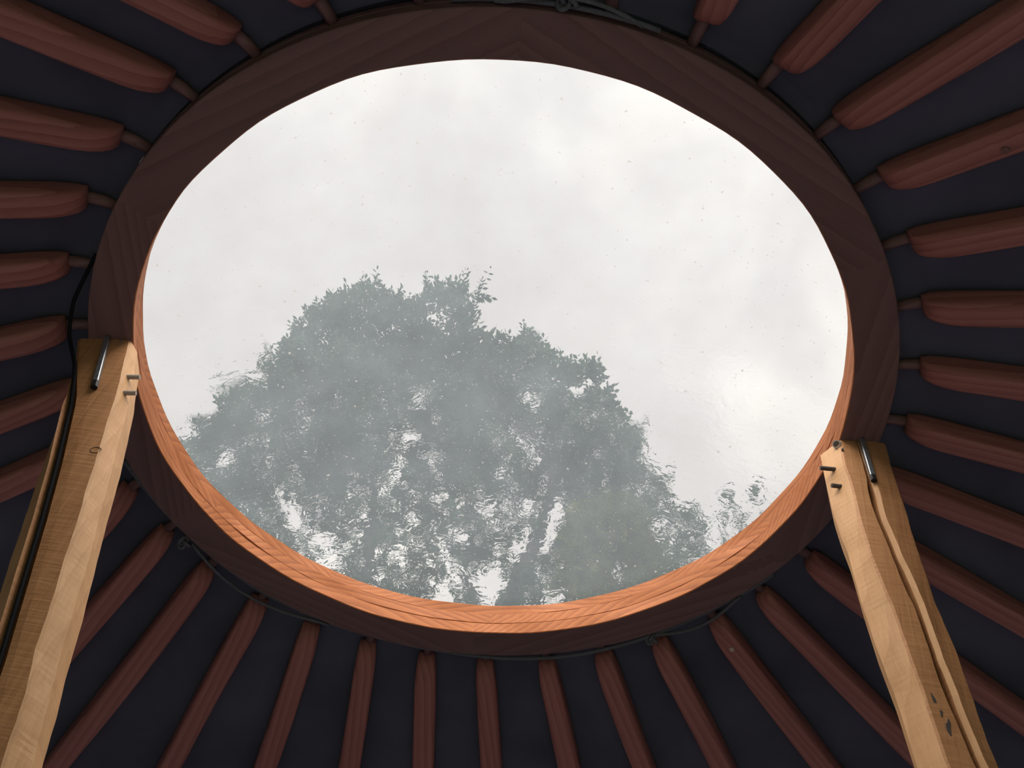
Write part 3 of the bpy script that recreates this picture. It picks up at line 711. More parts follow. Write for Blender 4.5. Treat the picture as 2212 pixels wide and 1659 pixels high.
# ---------------------------------------------------------------- trees beyond the dome
MAIN = [-1.59,7.14,8.38,0.35,1.1,7.31,8.83,0.09,0.74,7.93,8.82,0.37,-1.37,7.69,7.24,0.17,-2.52,7.15,8.43,0.3,-2.42,7.53,9.71,0.28,0.72,7.58,9.88,0.18,1.65,7.23,7.24,0.1,-0.51,7.86,10.18,0.4,-0.67,7.18,10.29,0.28,-2.98,7.48,8.14,0.21,-1.09,7.62,11.29,0.14,0.15,7.52,6.9,0.06,-0.2,7.7,10.1,0.4,1.22,7.86,8.93,0.18,-0.53,8.1,7.84,0.18,-1.94,7.36,6.84,0.1,1.19,7.76,7.14,0.11,0.16,7.82,7.76,0.14,-1.96,7.37,7.55,0.1,-2.32,7.05,7.92,0.16,0.32,8.12,7.17,0.17,0.19,7.38,9.8,0.29,-1.38,7.4,9.28,0.37,-2.07,8.03,9.41,0.39,-2.61,7.69,7.88,0.18,-1.14,7.57,7.41,0.17,0.18,7.9,9.34,0.12,0.99,7.08,8.91,0.06,-0.52,7.83,10.68,0.25,-1.32,7.46,8.78,0.27,0.55,7.15,8.84,0.29,-1.98,7.78,9.74,0.39,-1.67,8.07,8.62,0.21,0.84,7.28,7.1,0.16,0.38,7.74,8.79,0.17,-2.8,7.38,8.23,0.27,-0.53,7.87,7.47,0.17,-1.59,7.84,7.46,0.12,-2.29,7.29,7.03,0.09,-2.51,7.96,9.47,0.3,-1.83,7.77,7.06,0.11,0.06,7.8,7.86,0.09,-1.02,7.95,6.86,0.11,0.1,7.52,9.17,0.08,-1.31,7.88,8.82,0.16,-3.36,8.02,8.9,0.06,0.65,7.16,8.44,0.35,1.26,7.98,8.56,0.11,0.96,7.48,7.89,0.17,-1.21,7.58,7.26,0.17,-3.03,7.21,8.24,0.07,-0.35,7.82,9.46,0.38,0.88,7.37,7.88,0.17,1.3,8.01,7.96,0.13,0.89,7.35,9.78,0.06,-0.35,7.67,7.34,0.17,-0.44,7.49,7.9,0.17,-2.49,7.72,8.53,0.1,-2.2,7.27,7.08,0.16,-2.06,7.25,10.17,0.3,-2.31,7.87,8.57,0.27,-0.74,7.88,6.74,0.09,1.68,7.67,7.36,0.07,0.31,8.06,7.44,0.06,-2.69,7.28,8.8,0.17,-2.81,7.99,8.34,0.19,-2.02,7.24,10.4,0.23,0.68,8.11,8.42,0.15,-0.94,7.74,7.77,0.1,-0.69,7.72,6.9,0.06,-1.35,8.12,7.26,0.12,-1.39,7.92,11.56,0.11,0.08,7.92,8.36,0.18,0.78,7.11,6.32,0.15,0.27,7.46,7.53,0.06,0.17,7.14,6.2,0.15,-0.32,7.26,8.21,0.28,-0.96,7.29,7.82,0.08,-1.27,7.99,8.65,0.08,0.15,7.19,7.74,0.1,-2.47,7.38,10.3,0.06,-1.68,7.59,11.23,0.24,-1.88,7.98,8.51,0.31,1.0,8.11,7.58,0.13,-0.68,7.83,8.7,0.35,-1.84,7.29,6.87,0.11,-1.23,7.65,7.96,0.06,-0.88,7.83,11.81,0.17,0.98,7.11,6.72,0.14,-0.92,7.8,8.09,0.18,-1.15,7.46,7.52,0.15,-2.38,7.7,9.38,0.26,-2.41,7.79,11.15,0.14,-0.72,7.79,8.06,0.08,1.05,7.63,8.88,0.29,-1.26,7.66,9.42,0.23,0.31,7.27,8.56,0.13,-0.98,7.59,7.52,0.09,-0.55,7.19,10.04,0.22,-0.67,7.58,7.12,0.11,0.13,7.64,8.34,0.08,0.53,7.9,8.68,0.24,-0.84,7.48,6.55,0.16,-2.05,7.07,6.74,0.12,-1.73,7.63,7.49,0.13,1.26,7.28,6.53,0.11,-1.61,7.87,7.43,0.08,-1.13,7.48,6.66,0.08,0.88,7.47,7.66,0.17,0.42,8.05,8.93,0.12,-0.47,7.48,8.78,0.36,-0.11,7.43,8.42,0.14,-1.44,7.43,7.8,0.1,-2.5,7.58,10.89,0.07,-1.5,7.15,7.37,0.05,-1.62,7.65,10.24,0.4,-0.83,8.06,10.91,0.42,-0.83,7.67,6.9,0.13,0.96,7.87,9.78,0.22,1.28,8.09,7.21,0.12,0.12,7.98,6.78,0.07,0.6,7.87,7.34,0.14,0.38,7.94,10.75,0.12,0.79,7.95,6.92,0.11,-2.34,7.33,10.08,0.18,-2.7,7.58,8.29,0.17,1.26,7.43,8.85,0.06,-0.01,7.34,6.79,0.08,-2.06,7.68,8.06,0.18,-0.14,7.4,6.93,0.12,-0.88,7.73,9.87,0.3,-2.66,7.69,8.41,0.09,0.84,7.16,6.46,0.08,-0.83,7.54,7.05,0.15,1.01,7.48,7.23,0.16,-2.25,7.83,9.91,0.4,-1.5,7.15,7.0,0.16,-1.3,7.24,7.9,0.2,-0.06,7.61,7.92,0.17,1.04,7.5,6.6,0.09,-1.16,7.78,10.03,0.34,0.44,7.42,6.77,0.09,-1.41,7.27,7.12,0.16,1.03,8.08,10.3,0.13,-0.74,7.32,7.35,0.11,0.65,7.21,7.25,0.15,0.98,7.36,9.31,0.1,-1.75,7.42,10.61,0.41,-1.1,7.3,10.48,0.24,-2.44,7.64,8.01,0.18,-1.83,8.08,8.17,0.18,0.94,7.19,8.71,0.22,-0.72,7.51,6.55,0.13,1.14,7.78,7.69,0.17,-1.96,8.02,12.01,0.17,-0.14,8.15,11.01,0.27,0.28,7.21,7.45,0.13,0.56,7.64,7.44,0.07,0.73,8.02,7.09,0.17,-2.38,7.11,9.02,0.16,-1.62,7.7,7.44,0.11,-1.63,7.24,11.02,0.07,-0.37,7.89,8.1,0.09,-1.45,8.08,7.28,0.14,-1.36,7.64,10.69,0.38,-2.26,7.06,8.8,0.19,-0.97,7.12,6.36,0.09,-0.02,7.51,8.44,0.09,-0.12,7.98,8.62,0.1,0.23,7.31,9.35,0.15,0.02,7.79,9.68,0.12,-0.82,7.5,7.93,0.17,0.77,7.34,7.03,0.16,-1.96,7.82,8.03,0.18,-2.14,7.39,9.76,0.39,-0.62,7.46,11.09,0.18,-0.01,7.89,9.25,0.29,-2.6,7.59,8.1,0.14,-0.31,7.91,6.75,0.1,-0.85,7.62,8.75,0.16,-1.12,7.23,6.57,0.12,1.36,7.54,7.85,0.08,-1.22,8.01,9.75,0.13,-1.88,7.67,7.57,0.05,1.24,8.11,7.36,0.1,-0.27,7.05,6.91,0.09,0.63,7.42,6.42,0.1,0.88,7.9,6.85,0.07,-0.9,7.8,7.47,0.1,-1.53,7.67,8.66,0.36,-0.93,7.78,7.18,0.07,-0.24,8.01,8.49,0.18,-0.2,7.8,8.04,0.1,-1.0,7.65,7.42,0.12,-0.34,7.67,6.51,0.07,-2.74,7.78,7.91,0.18,-0.62,7.41,7.17,0.16,-2.31,7.79,8.82,0.37,-0.63,7.73,8.28,0.22,-0.66,7.91,12.09,0.07,0.14,7.58,7.76,0.17,-0.69,7.08,10.76,0.12,-0.62,7.64,7.62,0.11,1.26,7.99,9.31,0.17,1.38,7.75,7.94,0.15,-2.13,7.76,11.62,0.07,1.61,7.48,7.37,0.06,-0.94,7.44,8.75,0.13,1.46,7.84,7.19,0.16,0.13,7.14,7.98,0.08,-1.95,8.0,10.98,0.43,0.38,8.01,7.31,0.08,0.2,8.11,11.34,0.09,1.48,7.2,7.22,0.11,-2.84,7.18,8.61,0.13,-1.21,8.03,8.95,0.08,-1.15,7.49,8.02,0.08,-0.32,7.35,7.98,0.25,0.55,7.47,9.63,0.24,-0.71,7.78,7.58,0.11,-2.67,7.23,7.54,0.17,-0.98,7.59,9.42,0.09,-2.78,7.78,7.83,0.1,-0.56,7.84,8.21,0.11,0.12,7.06,8.88,0.05,-0.15,7.94,9.77,0.3,-1.4,7.53,7.71,0.05,1.07,7.53,8.3,0.28,0.82,7.67,6.62,0.05,0.63,7.36,7.52,0.12,1.69,8.03,7.49,0.11,1.41,7.28,7.09,0.05,-2.92,7.65,7.99,0.15,0.03,7.23,7.77,0.11,-1.37,7.73,7.8,0.13,1.11,8.04,8.23,0.18,-0.82,8.02,7.4,0.07,-0.6,7.2,6.69,0.05,-3.03,7.74,8.8,0.16,0.12,8.03,7.03,0.12,-1.82,7.27,6.73,0.13,-2.34,7.51,7.7,0.12,0.53,7.83,7.55,0.06,-1.07,7.86,9.14,0.07,1.05,7.55,9.4,0.08,-1.23,7.75,8.96,0.1,1.14,7.79,9.54,0.11,-1.06,7.44,8.91,0.08,-2.53,7.77,7.51,0.06,-0.46,7.69,10.8,0.1,0.3,7.82,8.44,0.09,0.23,7.61,8.12,0.14,-2.97,7.42,8.29,0.2,0.01,7.53,9.59,0.19,-0.29,8.06,6.94,0.06,0.55,7.26,6.24,0.08,0.41,7.21,8.75,0.13,-0.79,7.06,8.5,0.09,0.43,7.99,8.52,0.18,0.78,8.14,7.94,0.18,-0.6,7.31,9.14,0.36,0.45,7.34,6.28,0.06,-2.18,7.27,7.66,0.14,-1.3,7.71,10.32,0.4,-1.77,7.58,7.37,0.07,-2.69,7.95,9.93,0.09,-1.51,7.28,7.27,0.12,-2.73,8.02,10.61,0.12,-1.03,7.56,10.26,0.4,-1.02,7.94,8.11,0.13,-1.26,7.93,11.68,0.1,1.57,8.05,8.29,0.13,-2.46,7.6,7.5,0.17,-3.1,7.72,8.77,0.11,-0.45,7.67,6.49,0.05,0.16,7.26,9.17,0.07,-0.38,7.6,6.64,0.05,-1.34,8.07,8.63,0.14,-1.55,8.05,11.67,0.22,-0.49,7.07,10.34,0.09,-1.06,7.78,7.83,0.16,0.24,7.41,9.36,0.09,-2.85,7.2,8.51,0.13,-2.27,7.2,7.77,0.09,-0.16,7.92,7.58,0.11,-1.53,8.11,7.17,0.09,-1.72,7.62,9.62,0.39,-2.58,7.47,9.69,0.12,-2.03,7.61,7.73,0.06,-1.4,7.96,7.07,0.13,-0.79,7.87,7.55,0.1,-0.92,7.12,10.68,0.19,-0.66,7.28,8.83,0.24,1.33,8.0,9.33,0.1,-0.43,7.59,7.51,0.14,-0.79,7.77,7.53,0.05,-2.62,7.91,10.61,0.16,1.2,7.75,7.83,0.17,-2.86,7.86,9.66,0.08,0.96,7.65,7.59,0.17,1.19,7.3,7.02,0.16,-0.35,7.26,6.7,0.07,-0.24,8.14,7.95,0.1,-1.09,7.06,6.6,0.12,0.4,7.81,10.25,0.26,1.01,8.02,10.6,0.08,-0.37,7.3,10.09,0.11,0.57,7.1,6.38,0.15,-2.84,7.49,7.64,0.06,0.35,7.41,9.09,0.09,-0.89,7.56,8.5,0.11,-1.02,7.52,8.37,0.06,0.03,8.09,9.03,0.08,-0.06,7.18,7.3,0.1,-2.99,8.09,9.28,0.34,-1.76,7.1,9.29,0.37,-0.15,8.08,11.19,0.11,0.26,7.42,6.32,0.06,-0.48,7.85,7.3,0.13,-2.39,7.05,7.82,0.08,-1.83,7.54,6.97,0.09,-2.67,7.8,7.79,0.14,1.49,7.74,7.38,0.07,0.26,7.94,9.36,0.11,0.09,7.22,6.52,0.09,-1.79,7.49,7.49,0.14,-0.29,7.73,10.74,0.08,-2.82,7.08,7.56,0.12,0.96,7.97,6.93,0.06,-1.86,7.51,7.56,0.11,-1.97,7.32,11.03,0.07,-2.86,7.29,8.98,0.06,0.78,7.77,7.03,0.16,-1.89,7.1,6.54,0.05,1.47,7.32,6.67,0.05,1.35,7.38,6.9,0.16,0.47,7.33,9.72,0.14,-2.44,7.85,7.92,0.13,-0.76,7.7,7.2,0.09,0.06,8.04,7.36,0.1,0.07,7.82,8.58,0.07,-1.44,7.37,10.91,0.14,0.36,7.41,7.68,0.1,-2.47,7.19,8.68,0.15,0.61,7.32,6.7,0.16,-2.29,7.72,7.65,0.1,-0.53,7.85,7.17,0.08,-1.8,7.38,8.17,0.35,0.1,7.43,6.41,0.1,0.39,7.93,6.83,0.11,0.13,8.1,11.07,0.24,1.15,7.14,7.35,0.11,-1.15,7.13,7.5,0.06,-0.47,7.89,8.17,0.15,0.41,7.6,6.8,0.16,-0.99,7.52,7.05,0.07,0.53,7.75,6.84,0.16,-1.74,7.89,7.67,0.1,-1.26,7.13,6.25,0.06,-0.61,8.11,8.18,0.05,1.44,8.1,8.69,0.06,-1.81,7.51,7.29,0.07,1.25,7.57,8.36,0.11,-0.94,7.35,7.95,0.08,1.25,7.7,8.02,0.06,0.05,7.28,6.21,0.07,-1.18,7.64,9.59,0.22,-1.76,8.04,8.49,0.18,-0.17,7.61,8.43,0.1,1.37,7.96,8.56,0.07,-0.46,7.25,7.44,0.08,1.4,8.02,7.75,0.1,0.33,7.19,8.6,0.06,-2.4,7.28,7.81,0.06,0.16,7.84,8.92,0.16,-2.05,7.38,6.99,0.15,-0.28,7.18,7.49,0.15,0.06,7.15,6.93,0.06,1.58,7.92,7.31,0.12,-1.09,7.07,8.28,0.12,-1.18,7.11,7.05,0.16,-1.19,8.09,12.22,0.08,0.85,7.91,7.29,0.17,-0.89,7.46,8.5,0.09,0.02,7.26,6.63,0.05,0.81,8.0,8.62,0.18,1.32,7.92,7.96,0.12,1.86,7.79,7.72,0.08,-2.13,7.63,7.96,0.1,-0.77,7.63,6.89,0.06,0.09,8.13,8.06,0.07,0.03,7.62,8.27,0.07,0.11,7.14,7.9,0.08,0.07,7.13,6.3,0.07,-2.56,7.71,8.03,0.18,-1.14,7.86,7.46,0.15,-0.29,7.74,7.25,0.16,-1.9,7.87,8.23,0.18,-3.04,7.37,8.0,0.11,-1.38,7.46,6.55,0.05,-0.55,7.34,10.58,0.15,-0.93,7.46,6.57,0.16,1.28,7.34,6.53,0.06,-1.54,7.97,7.12,0.07,-0.99,7.21,6.37,0.1,1.06,7.28,9.0,0.08,-0.17,7.84,8.54,0.1,-0.73,7.49,7.67,0.09,0.62,7.43,9.8,0.1,0.27,8.12,8.05,0.08,1.53,8.03,8.13,0.07,-2.91,7.29,8.44,0.09,-1.56,7.22,6.47,0.07,-2.15,7.59,7.34,0.1,0.57,7.68,8.03,0.13,-0.91,7.43,7.22,0.06,1.5,7.7,8.03,0.08,-3.08,7.8,9.46,0.11,1.71,7.95,7.56,0.09,-2.18,7.32,7.31,0.06,-0.18,7.76,7.54,0.06,-0.99,7.11,7.55,0.06,0.26,7.12,6.93,0.07,-1.73,7.11,6.47,0.08,0.42,7.18,7.48,0.09,0.01,7.91,6.7,0.06,-0.9,7.46,8.17,0.14,-2.09,7.59,7.28,0.09,-1.41,7.55,6.92,0.08,-1.01,7.28,8.6,0.12,-2.14,7.1,6.74,0.06,-0.83,7.25,6.2,0.07,0.21,7.99,6.8,0.06,0.63,7.42,7.1,0.16,-1.68,7.51,7.8,0.15,-1.07,7.34,6.48,0.06,-3.16,7.87,9.22,0.09,-1.08,7.82,7.04,0.07,-0.25,7.47,7.17,0.16,1.15,7.61,6.71,0.07,-2.58,7.49,10.08,0.06,0.33,7.68,9.64,0.12,-1.03,7.7,9.15,0.08,0.64,7.69,8.23,0.18,1.36,8.04,8.73,0.1,-2.48,8.1,11.76,0.07,-0.5,7.11,6.36,0.06,-0.77,7.47,8.79,0.21,1.49,7.09,7.27,0.05,-3.15,7.46,8.6,0.08,-1.13,7.93,9.58,0.06,-1.14,7.8,7.3,0.09,-1.55,7.67,8.01,0.06,-0.02,7.14,7.72,0.06,-0.23,7.94,7.83,0.07,0.28,7.72,8.66,0.06,0.85,7.38,9.6,0.18,-2.06,7.91,11.67,0.21,-1.08,7.09,7.23,0.09,0.22,7.26,7.83,0.07,-0.02,7.92,9.62,0.19,1.31,7.1,6.42,0.09,-1.63,7.2,6.46,0.06,0.71,7.6,7.08,0.16,-1.52,7.83,7.89,0.06,1.77,7.7,7.32,0.06,1.3,7.09,7.21,0.09,-2.15,7.35,10.78,0.09,0.39,7.83,8.04,0.06,-0.76,7.43,6.37,0.09,0.06,7.26,6.35,0.06,-0.9,7.05,6.32,0.07,-0.27,7.34,6.76,0.08,0.03,8.07,11.23,0.09,0.98,7.1,6.61,0.07,-0.33,7.66,7.83,0.05,-2.01,8.05,12.21,0.08,1.68,7.82,7.49,0.05,0.6,7.36,6.32,0.06,-0.65,7.76,6.89,0.07,-0.19,7.18,10.01,0.06,-3.19,7.6,8.52,0.06,1.77,7.34,7.34,0.06,-1.77,8.01,7.34,0.05,-0.89,8.0,8.05,0.09,1.02,7.89,10.39,0.07,1.71,7.46,7.54,0.07,-2.77,7.93,9.68,0.11,-2.02,8.13,7.74,0.08,-0.91,7.46,6.73,0.06,0.83,7.63,8.03,0.17,-0.43,7.23,7.3,0.12,-0.23,7.17,6.07,0.05,0.6,7.84,7.7,0.09,-1.38,7.12,6.62,0.07,0.34,7.71,8.39,0.08,1.41,7.17,6.77,0.09,-0.66,7.79,6.62,0.06,-0.14,7.88,7.29,0.07,-2.57,8.08,11.35,0.19,0.93,7.48,6.68,0.07,1.26,7.48,6.63,0.06,-1.19,7.49,8.52,0.09,0.59,7.83,7.41,0.14,1.75,7.92,7.67,0.07,-0.07,7.18,7.77,0.06,-0.0,7.41,7.06,0.06,-0.5,7.11,10.66,0.07,0.88,7.31,6.67,0.05,0.33,7.86,8.79,0.08,-1.1,8.08,12.3,0.12,-1.12,8.13,9.0,0.06,0.47,7.12,6.73,0.06,-0.35,7.49,7.44,0.06,-0.93,8.01,9.84,0.09,-2.63,7.61,7.52,0.06,1.81,7.43,7.33,0.05,0.9,7.91,7.95,0.18,-2.73,8.0,10.85,0.08,0.23,7.21,6.58,0.12,-2.6,7.62,8.29,0.06,0.05,7.21,6.24,0.04,0.87,7.25,6.92,0.16,-1.05,7.63,7.86,0.06,-2.1,7.33,6.91,0.09,-0.82,7.94,7.89,0.06,-2.95,7.45,7.84,0.09,-0.04,7.25,7.32,0.06,0.4,7.74,7.08,0.06,-0.91,7.34,8.43,0.07,0.94,7.12,6.22,0.06,-1.72,8.15,8.25,0.08,-2.38,7.25,8.84,0.12,0.64,7.19,6.18,0.06,-0.77,7.58,6.93,0.05,1.18,7.05,7.99,0.08,0.96,7.92,7.16,0.05,-1.73,7.13,6.66,0.05,-0.83,7.09,10.87,0.07,-0.74,8.11,8.04,0.13,1.73,7.62,7.28,0.05,1.51,8.07,8.48,0.1,-0.02,8.04,10.99,0.19,-2.23,7.86,11.68,0.07,0.5,7.08,8.4,0.24,-2.65,7.76,9.5,0.08,-2.7,7.12,8.79,0.06,0.17,7.06,6.3,0.15,1.13,7.98,8.38,0.18,1.05,7.39,7.97,0.17,-0.58,7.87,7.19,0.07,0.5,7.63,7.29,0.06,-2.42,7.91,8.05,0.07,-1.41,7.75,7.48,0.17,-1.02,8.12,9.07,0.08,-2.17,7.57,7.44,0.09,-2.06,7.99,8.03,0.06,-1.48,7.95,7.21,0.09,-0.68,7.7,8.04,0.09,-1.43,7.61,7.87,0.07,-1.29,7.52,6.87,0.16,0.61,7.76,7.8,0.08,-2.39,7.27,8.98,0.11,-0.07,7.53,7.12,0.12,1.18,7.76,8.11,0.11,-1.01,7.39,6.38,0.06,-2.43,7.29,7.12,0.07,-1.56,7.17,7.32,0.1,0.24,7.93,9.44,0.07,-0.34,8.01,7.92,0.07,0.29,7.97,9.99,0.08,-1.26,7.83,8.67,0.09,1.49,7.72,8.13,0.07,-0.87,7.11,7.51,0.14,0.3,8.02,9.92,0.07,-1.51,7.57,7.63,0.06,-2.57,7.81,10.98,0.1,-1.04,7.18,6.51,0.06,1.76,7.87,7.98,0.07,-2.99,7.21,8.29,0.06,-1.47,8.1,8.59,0.19,-0.58,7.83,8.12,0.05,0.78,7.63,10.07,0.11,-3.13,7.77,8.96,0.07,1.09,7.3,6.86,0.14,-2.2,7.6,7.93,0.08,-2.89,7.14,8.62,0.07,-0.37,7.36,6.36,0.07,-0.86,7.36,8.97,0.06,-2.27,7.23,6.92,0.05,-0.84,7.51,7.24,0.05,0.27,7.12,8.46,0.06,0.21,7.08,9.81,0.09,-2.49,7.42,10.26,0.07,0.12,8.14,7.86,0.06,-2.03,7.85,7.21,0.07,0.77,7.52,7.63,0.17,-2.54,7.27,9.29,0.1,0.15,7.18,7.84,0.05,-2.57,7.51,9.43,0.07,1.29,7.77,7.26,0.17,1.69,7.96,8.06,0.11,0.57,7.56,10.08,0.06,1.35,7.99,7.91,0.07,0.07,7.94,9.81,0.08,-0.62,7.98,7.16,0.07,1.54,7.42,6.83,0.06,1.02,7.56,6.75,0.05,-0.66,7.23,6.74,0.06,-0.22,7.69,7.12,0.09,-0.3,7.1,6.2,0.05,-0.74,7.57,6.73,0.11,-1.02,7.23,7.4,0.06,-0.06,7.58,7.01,0.07,-2.24,7.25,6.91,0.05,1.17,7.05,6.44,0.15,-2.4,7.51,8.23,0.08,-0.97,7.52,8.28,0.09,0.39,7.65,8.38,0.1,-0.57,7.19,10.9,0.08,1.21,7.6,8.07,0.06,-1.1,7.38,6.79,0.07,-2.51,7.14,9.34,0.06,1.58,7.5,7.44,0.09,1.55,7.78,7.79,0.07,-0.42,7.38,6.8,0.07,-2.18,7.83,11.45,0.18,-2.81,7.92,10.13,0.06,1.14,7.07,8.13,0.12,0.34,7.29,9.95,0.07,-0.39,7.36,7.39,0.09,0.41,7.7,10.48,0.07,-0.48,7.59,10.89,0.07,-2.65,7.67,10.25,0.07,-0.5,7.13,6.45,0.08,1.56,7.37,7.02,0.05,-3.03,7.23,7.84,0.05,1.73,7.87,7.71,0.07,-2.57,7.8,7.85,0.18,-0.12,7.39,7.42,0.05,1.36,8.01,9.31,0.07,-1.37,7.2,6.53,0.05,-2.39,7.07,7.63,0.05,0.67,7.46,9.9,0.07,1.15,7.79,7.09,0.06,1.2,8.09,7.46,0.08,-0.51,7.61,7.73,0.07,-2.94,7.2,7.73,0.09,-2.26,7.71,11.04,0.19,-2.31,7.07,10.2,0.06,0.53,7.95,7.44,0.07,-1.18,7.4,8.08,0.06,1.34,7.16,7.62,0.08,-0.23,7.21,6.59,0.05,-1.0,7.96,9.47,0.07,1.24,8.05,9.85,0.06,0.97,7.25,6.73,0.05,-2.46,8.15,8.21,0.06,-0.72,8.0,12.29,0.07,-0.97,7.41,6.33,0.05,0.05,7.11,6.34,0.05,-1.48,7.22,7.28,0.06,0.24,7.53,7.27,0.06,0.29,7.28,9.95,0.09,-1.01,7.25,8.95,0.07,-0.88,7.35,6.89,0.11,0.07,8.02,7.82,0.06,-1.93,7.09,7.27,0.06,-0.86,8.06,8.05,0.06,-1.15,7.54,8.69,0.06,-1.24,7.86,8.35,0.06,0.11,7.61,9.15,0.12,-1.69,8.09,7.57,0.05,-0.93,7.25,8.43,0.09,-2.82,7.33,7.52,0.05,-2.67,7.61,7.55,0.06,-1.59,7.61,6.78,0.07,1.32,7.41,8.04,0.06,0.14,7.39,8.93,0.07,0.26,7.15,7.12,0.05]
OLIVE = [0.59,6.28,6.18,0.08,0.58,6.1,5.58,0.08,0.88,6.29,6.4,0.08,0.69,5.93,5.41,0.07,0.7,6.14,6.2,0.08,0.64,6.05,5.7,0.08,0.62,6.22,5.38,0.06,0.5,5.97,5.2,0.05,0.93,6.25,5.51,0.08,0.91,6.12,5.91,0.08,0.81,6.26,5.81,0.05,1.1,6.09,5.85,0.07,1.1,6.07,5.63,0.08,1.08,6.22,5.9,0.08,0.99,6.29,6.17,0.08,0.81,6.05,6.07,0.08,0.98,6.29,6.01,0.08,0.92,6.27,6.44,0.08,0.42,5.97,5.69,0.05,0.77,6.14,5.67,0.05,1.0,6.18,5.77,0.08,0.9,6.28,5.94,0.08,0.95,6.17,5.78,0.08,0.67,5.95,5.78,0.08,0.73,6.1,6.01,0.08,0.89,6.1,6.04,0.08,0.72,6.1,5.41,0.08,1.07,6.28,6.08,0.08,1.09,6.04,5.66,0.08,0.97,5.99,6.05,0.08,0.83,6.11,6.04,0.08,1.13,6.16,5.64,0.07,0.54,6.28,6.23,0.07,0.48,6.13,5.92,0.07,0.93,6.01,5.42,0.08,0.59,6.27,6.02,0.08,0.75,6.1,5.29,0.06,0.4,6.17,5.43,0.05,1.01,6.09,5.51,0.08,0.4,5.99,5.36,0.06,0.6,6.18,5.85,0.08,0.77,6.21,6.05,0.08,0.5,5.98,5.67,0.08,0.49,6.08,5.39,0.08,0.71,6.04,5.6,0.08,0.79,5.97,5.74,0.08,0.63,5.99,5.49,0.08,0.59,6.29,6.37,0.08,0.52,6.25,6.14,0.07,0.56,6.05,5.44,0.08,0.64,6.2,6.25,0.08,0.98,5.92,5.77,0.08,0.96,6.27,6.3,0.08,1.0,6.11,5.41,0.06,0.65,6.23,5.48,0.08,0.75,6.01,6.0,0.08,0.72,6.05,5.46,0.06,0.67,6.04,6.02,0.08,1.09,6.29,5.64,0.06,1.05,6.07,5.92,0.05,0.96,6.1,6.24,0.08,0.63,6.28,6.1,0.08,1.06,6.26,5.79,0.08,0.97,6.06,5.59,0.08,0.86,6.02,6.07,0.08,0.84,6.22,5.49,0.08,1.01,5.94,5.27,0.05,0.71,6.06,6.2,0.08,1.02,6.25,6.2,0.08,0.97,6.27,6.48,0.06,0.84,5.99,5.86,0.08,0.87,5.93,5.29,0.07,0.71,6.22,5.85,0.08,1.15,6.15,5.82,0.04,0.62,6.0,5.92,0.08,0.94,6.1,6.06,0.08,1.03,5.93,5.4,0.08,0.56,6.18,5.73,0.08,0.81,6.11,6.34,0.06,0.99,6.18,6.37,0.05,0.43,5.94,5.49,0.07,1.01,6.16,5.64,0.08,0.38,6.05,5.37,0.04,1.09,6.1,5.92,0.05,0.89,6.03,5.61,0.07,0.48,6.15,5.65,0.08,1.01,6.13,5.8,0.08,0.56,6.15,6.16,0.08,0.54,5.93,5.12,0.04,0.45,5.99,5.43,0.08,0.6,5.93,6.1,0.04,0.7,6.05,5.77,0.08,0.65,6.09,5.27,0.07,1.12,5.94,5.47,0.05,0.66,6.17,5.58,0.08,0.92,6.09,6.32,0.05,0.85,6.1,6.35,0.04,0.83,6.14,5.75,0.08,0.82,6.27,6.38,0.08,1.07,6.14,6.17,0.06,0.7,5.94,5.2,0.07,0.4,5.96,5.5,0.05,0.95,6.18,5.42,0.05,0.8,6.03,5.72,0.08,0.65,6.2,5.76,0.08,0.65,6.1,5.87,0.08,0.55,6.05,5.3,0.08,0.87,6.2,5.54,0.05,0.85,5.97,5.73,0.08,1.02,6.01,6.12,0.05,0.54,6.02,6.15,0.04,0.59,6.07,5.66,0.08,0.44,6.26,5.85,0.06,0.57,6.23,5.54,0.08,0.79,6.23,6.49,0.04,0.97,6.15,5.49,0.08,0.38,5.9,5.33,0.04,0.84,6.01,5.25,0.05,0.69,6.1,5.27,0.05,1.12,6.26,5.65,0.05,0.54,6.05,5.89,0.08,1.04,6.12,6.07,0.05,0.54,6.24,5.69,0.08,1.11,6.04,5.85,0.04,0.46,6.2,5.42,0.04,0.8,6.14,5.33,0.05,0.62,6.11,5.25,0.04,0.46,6.15,5.95,0.04,0.8,6.09,5.42,0.06,0.63,5.95,5.31,0.07,0.95,6.26,5.73,0.08,0.8,6.29,5.92,0.08,0.92,6.23,5.71,0.04,0.52,6.04,5.66,0.08,0.69,6.15,6.37,0.04,0.53,6.21,5.59,0.08,0.44,5.92,5.28,0.07,0.98,6.22,6.02,0.08,0.52,5.93,6.0,0.05,0.43,6.28,5.5,0.04,0.73,6.0,5.38,0.05,1.03,6.29,6.44,0.05,0.37,5.99,5.35,0.04,0.75,6.11,5.58,0.04]
SPRAY = [1.64,6.01,6.11,0.07,1.71,5.95,6.18,0.07,1.75,5.96,6.09,0.08,1.85,5.96,6.24,0.07,1.96,6.15,6.34,0.08,1.99,6.04,6.42,0.05,1.79,6.05,6.03,0.09,1.68,5.95,6.25,0.05,1.64,6.05,5.98,0.09,1.45,5.89,5.67,0.08,1.33,5.87,5.53,0.08]
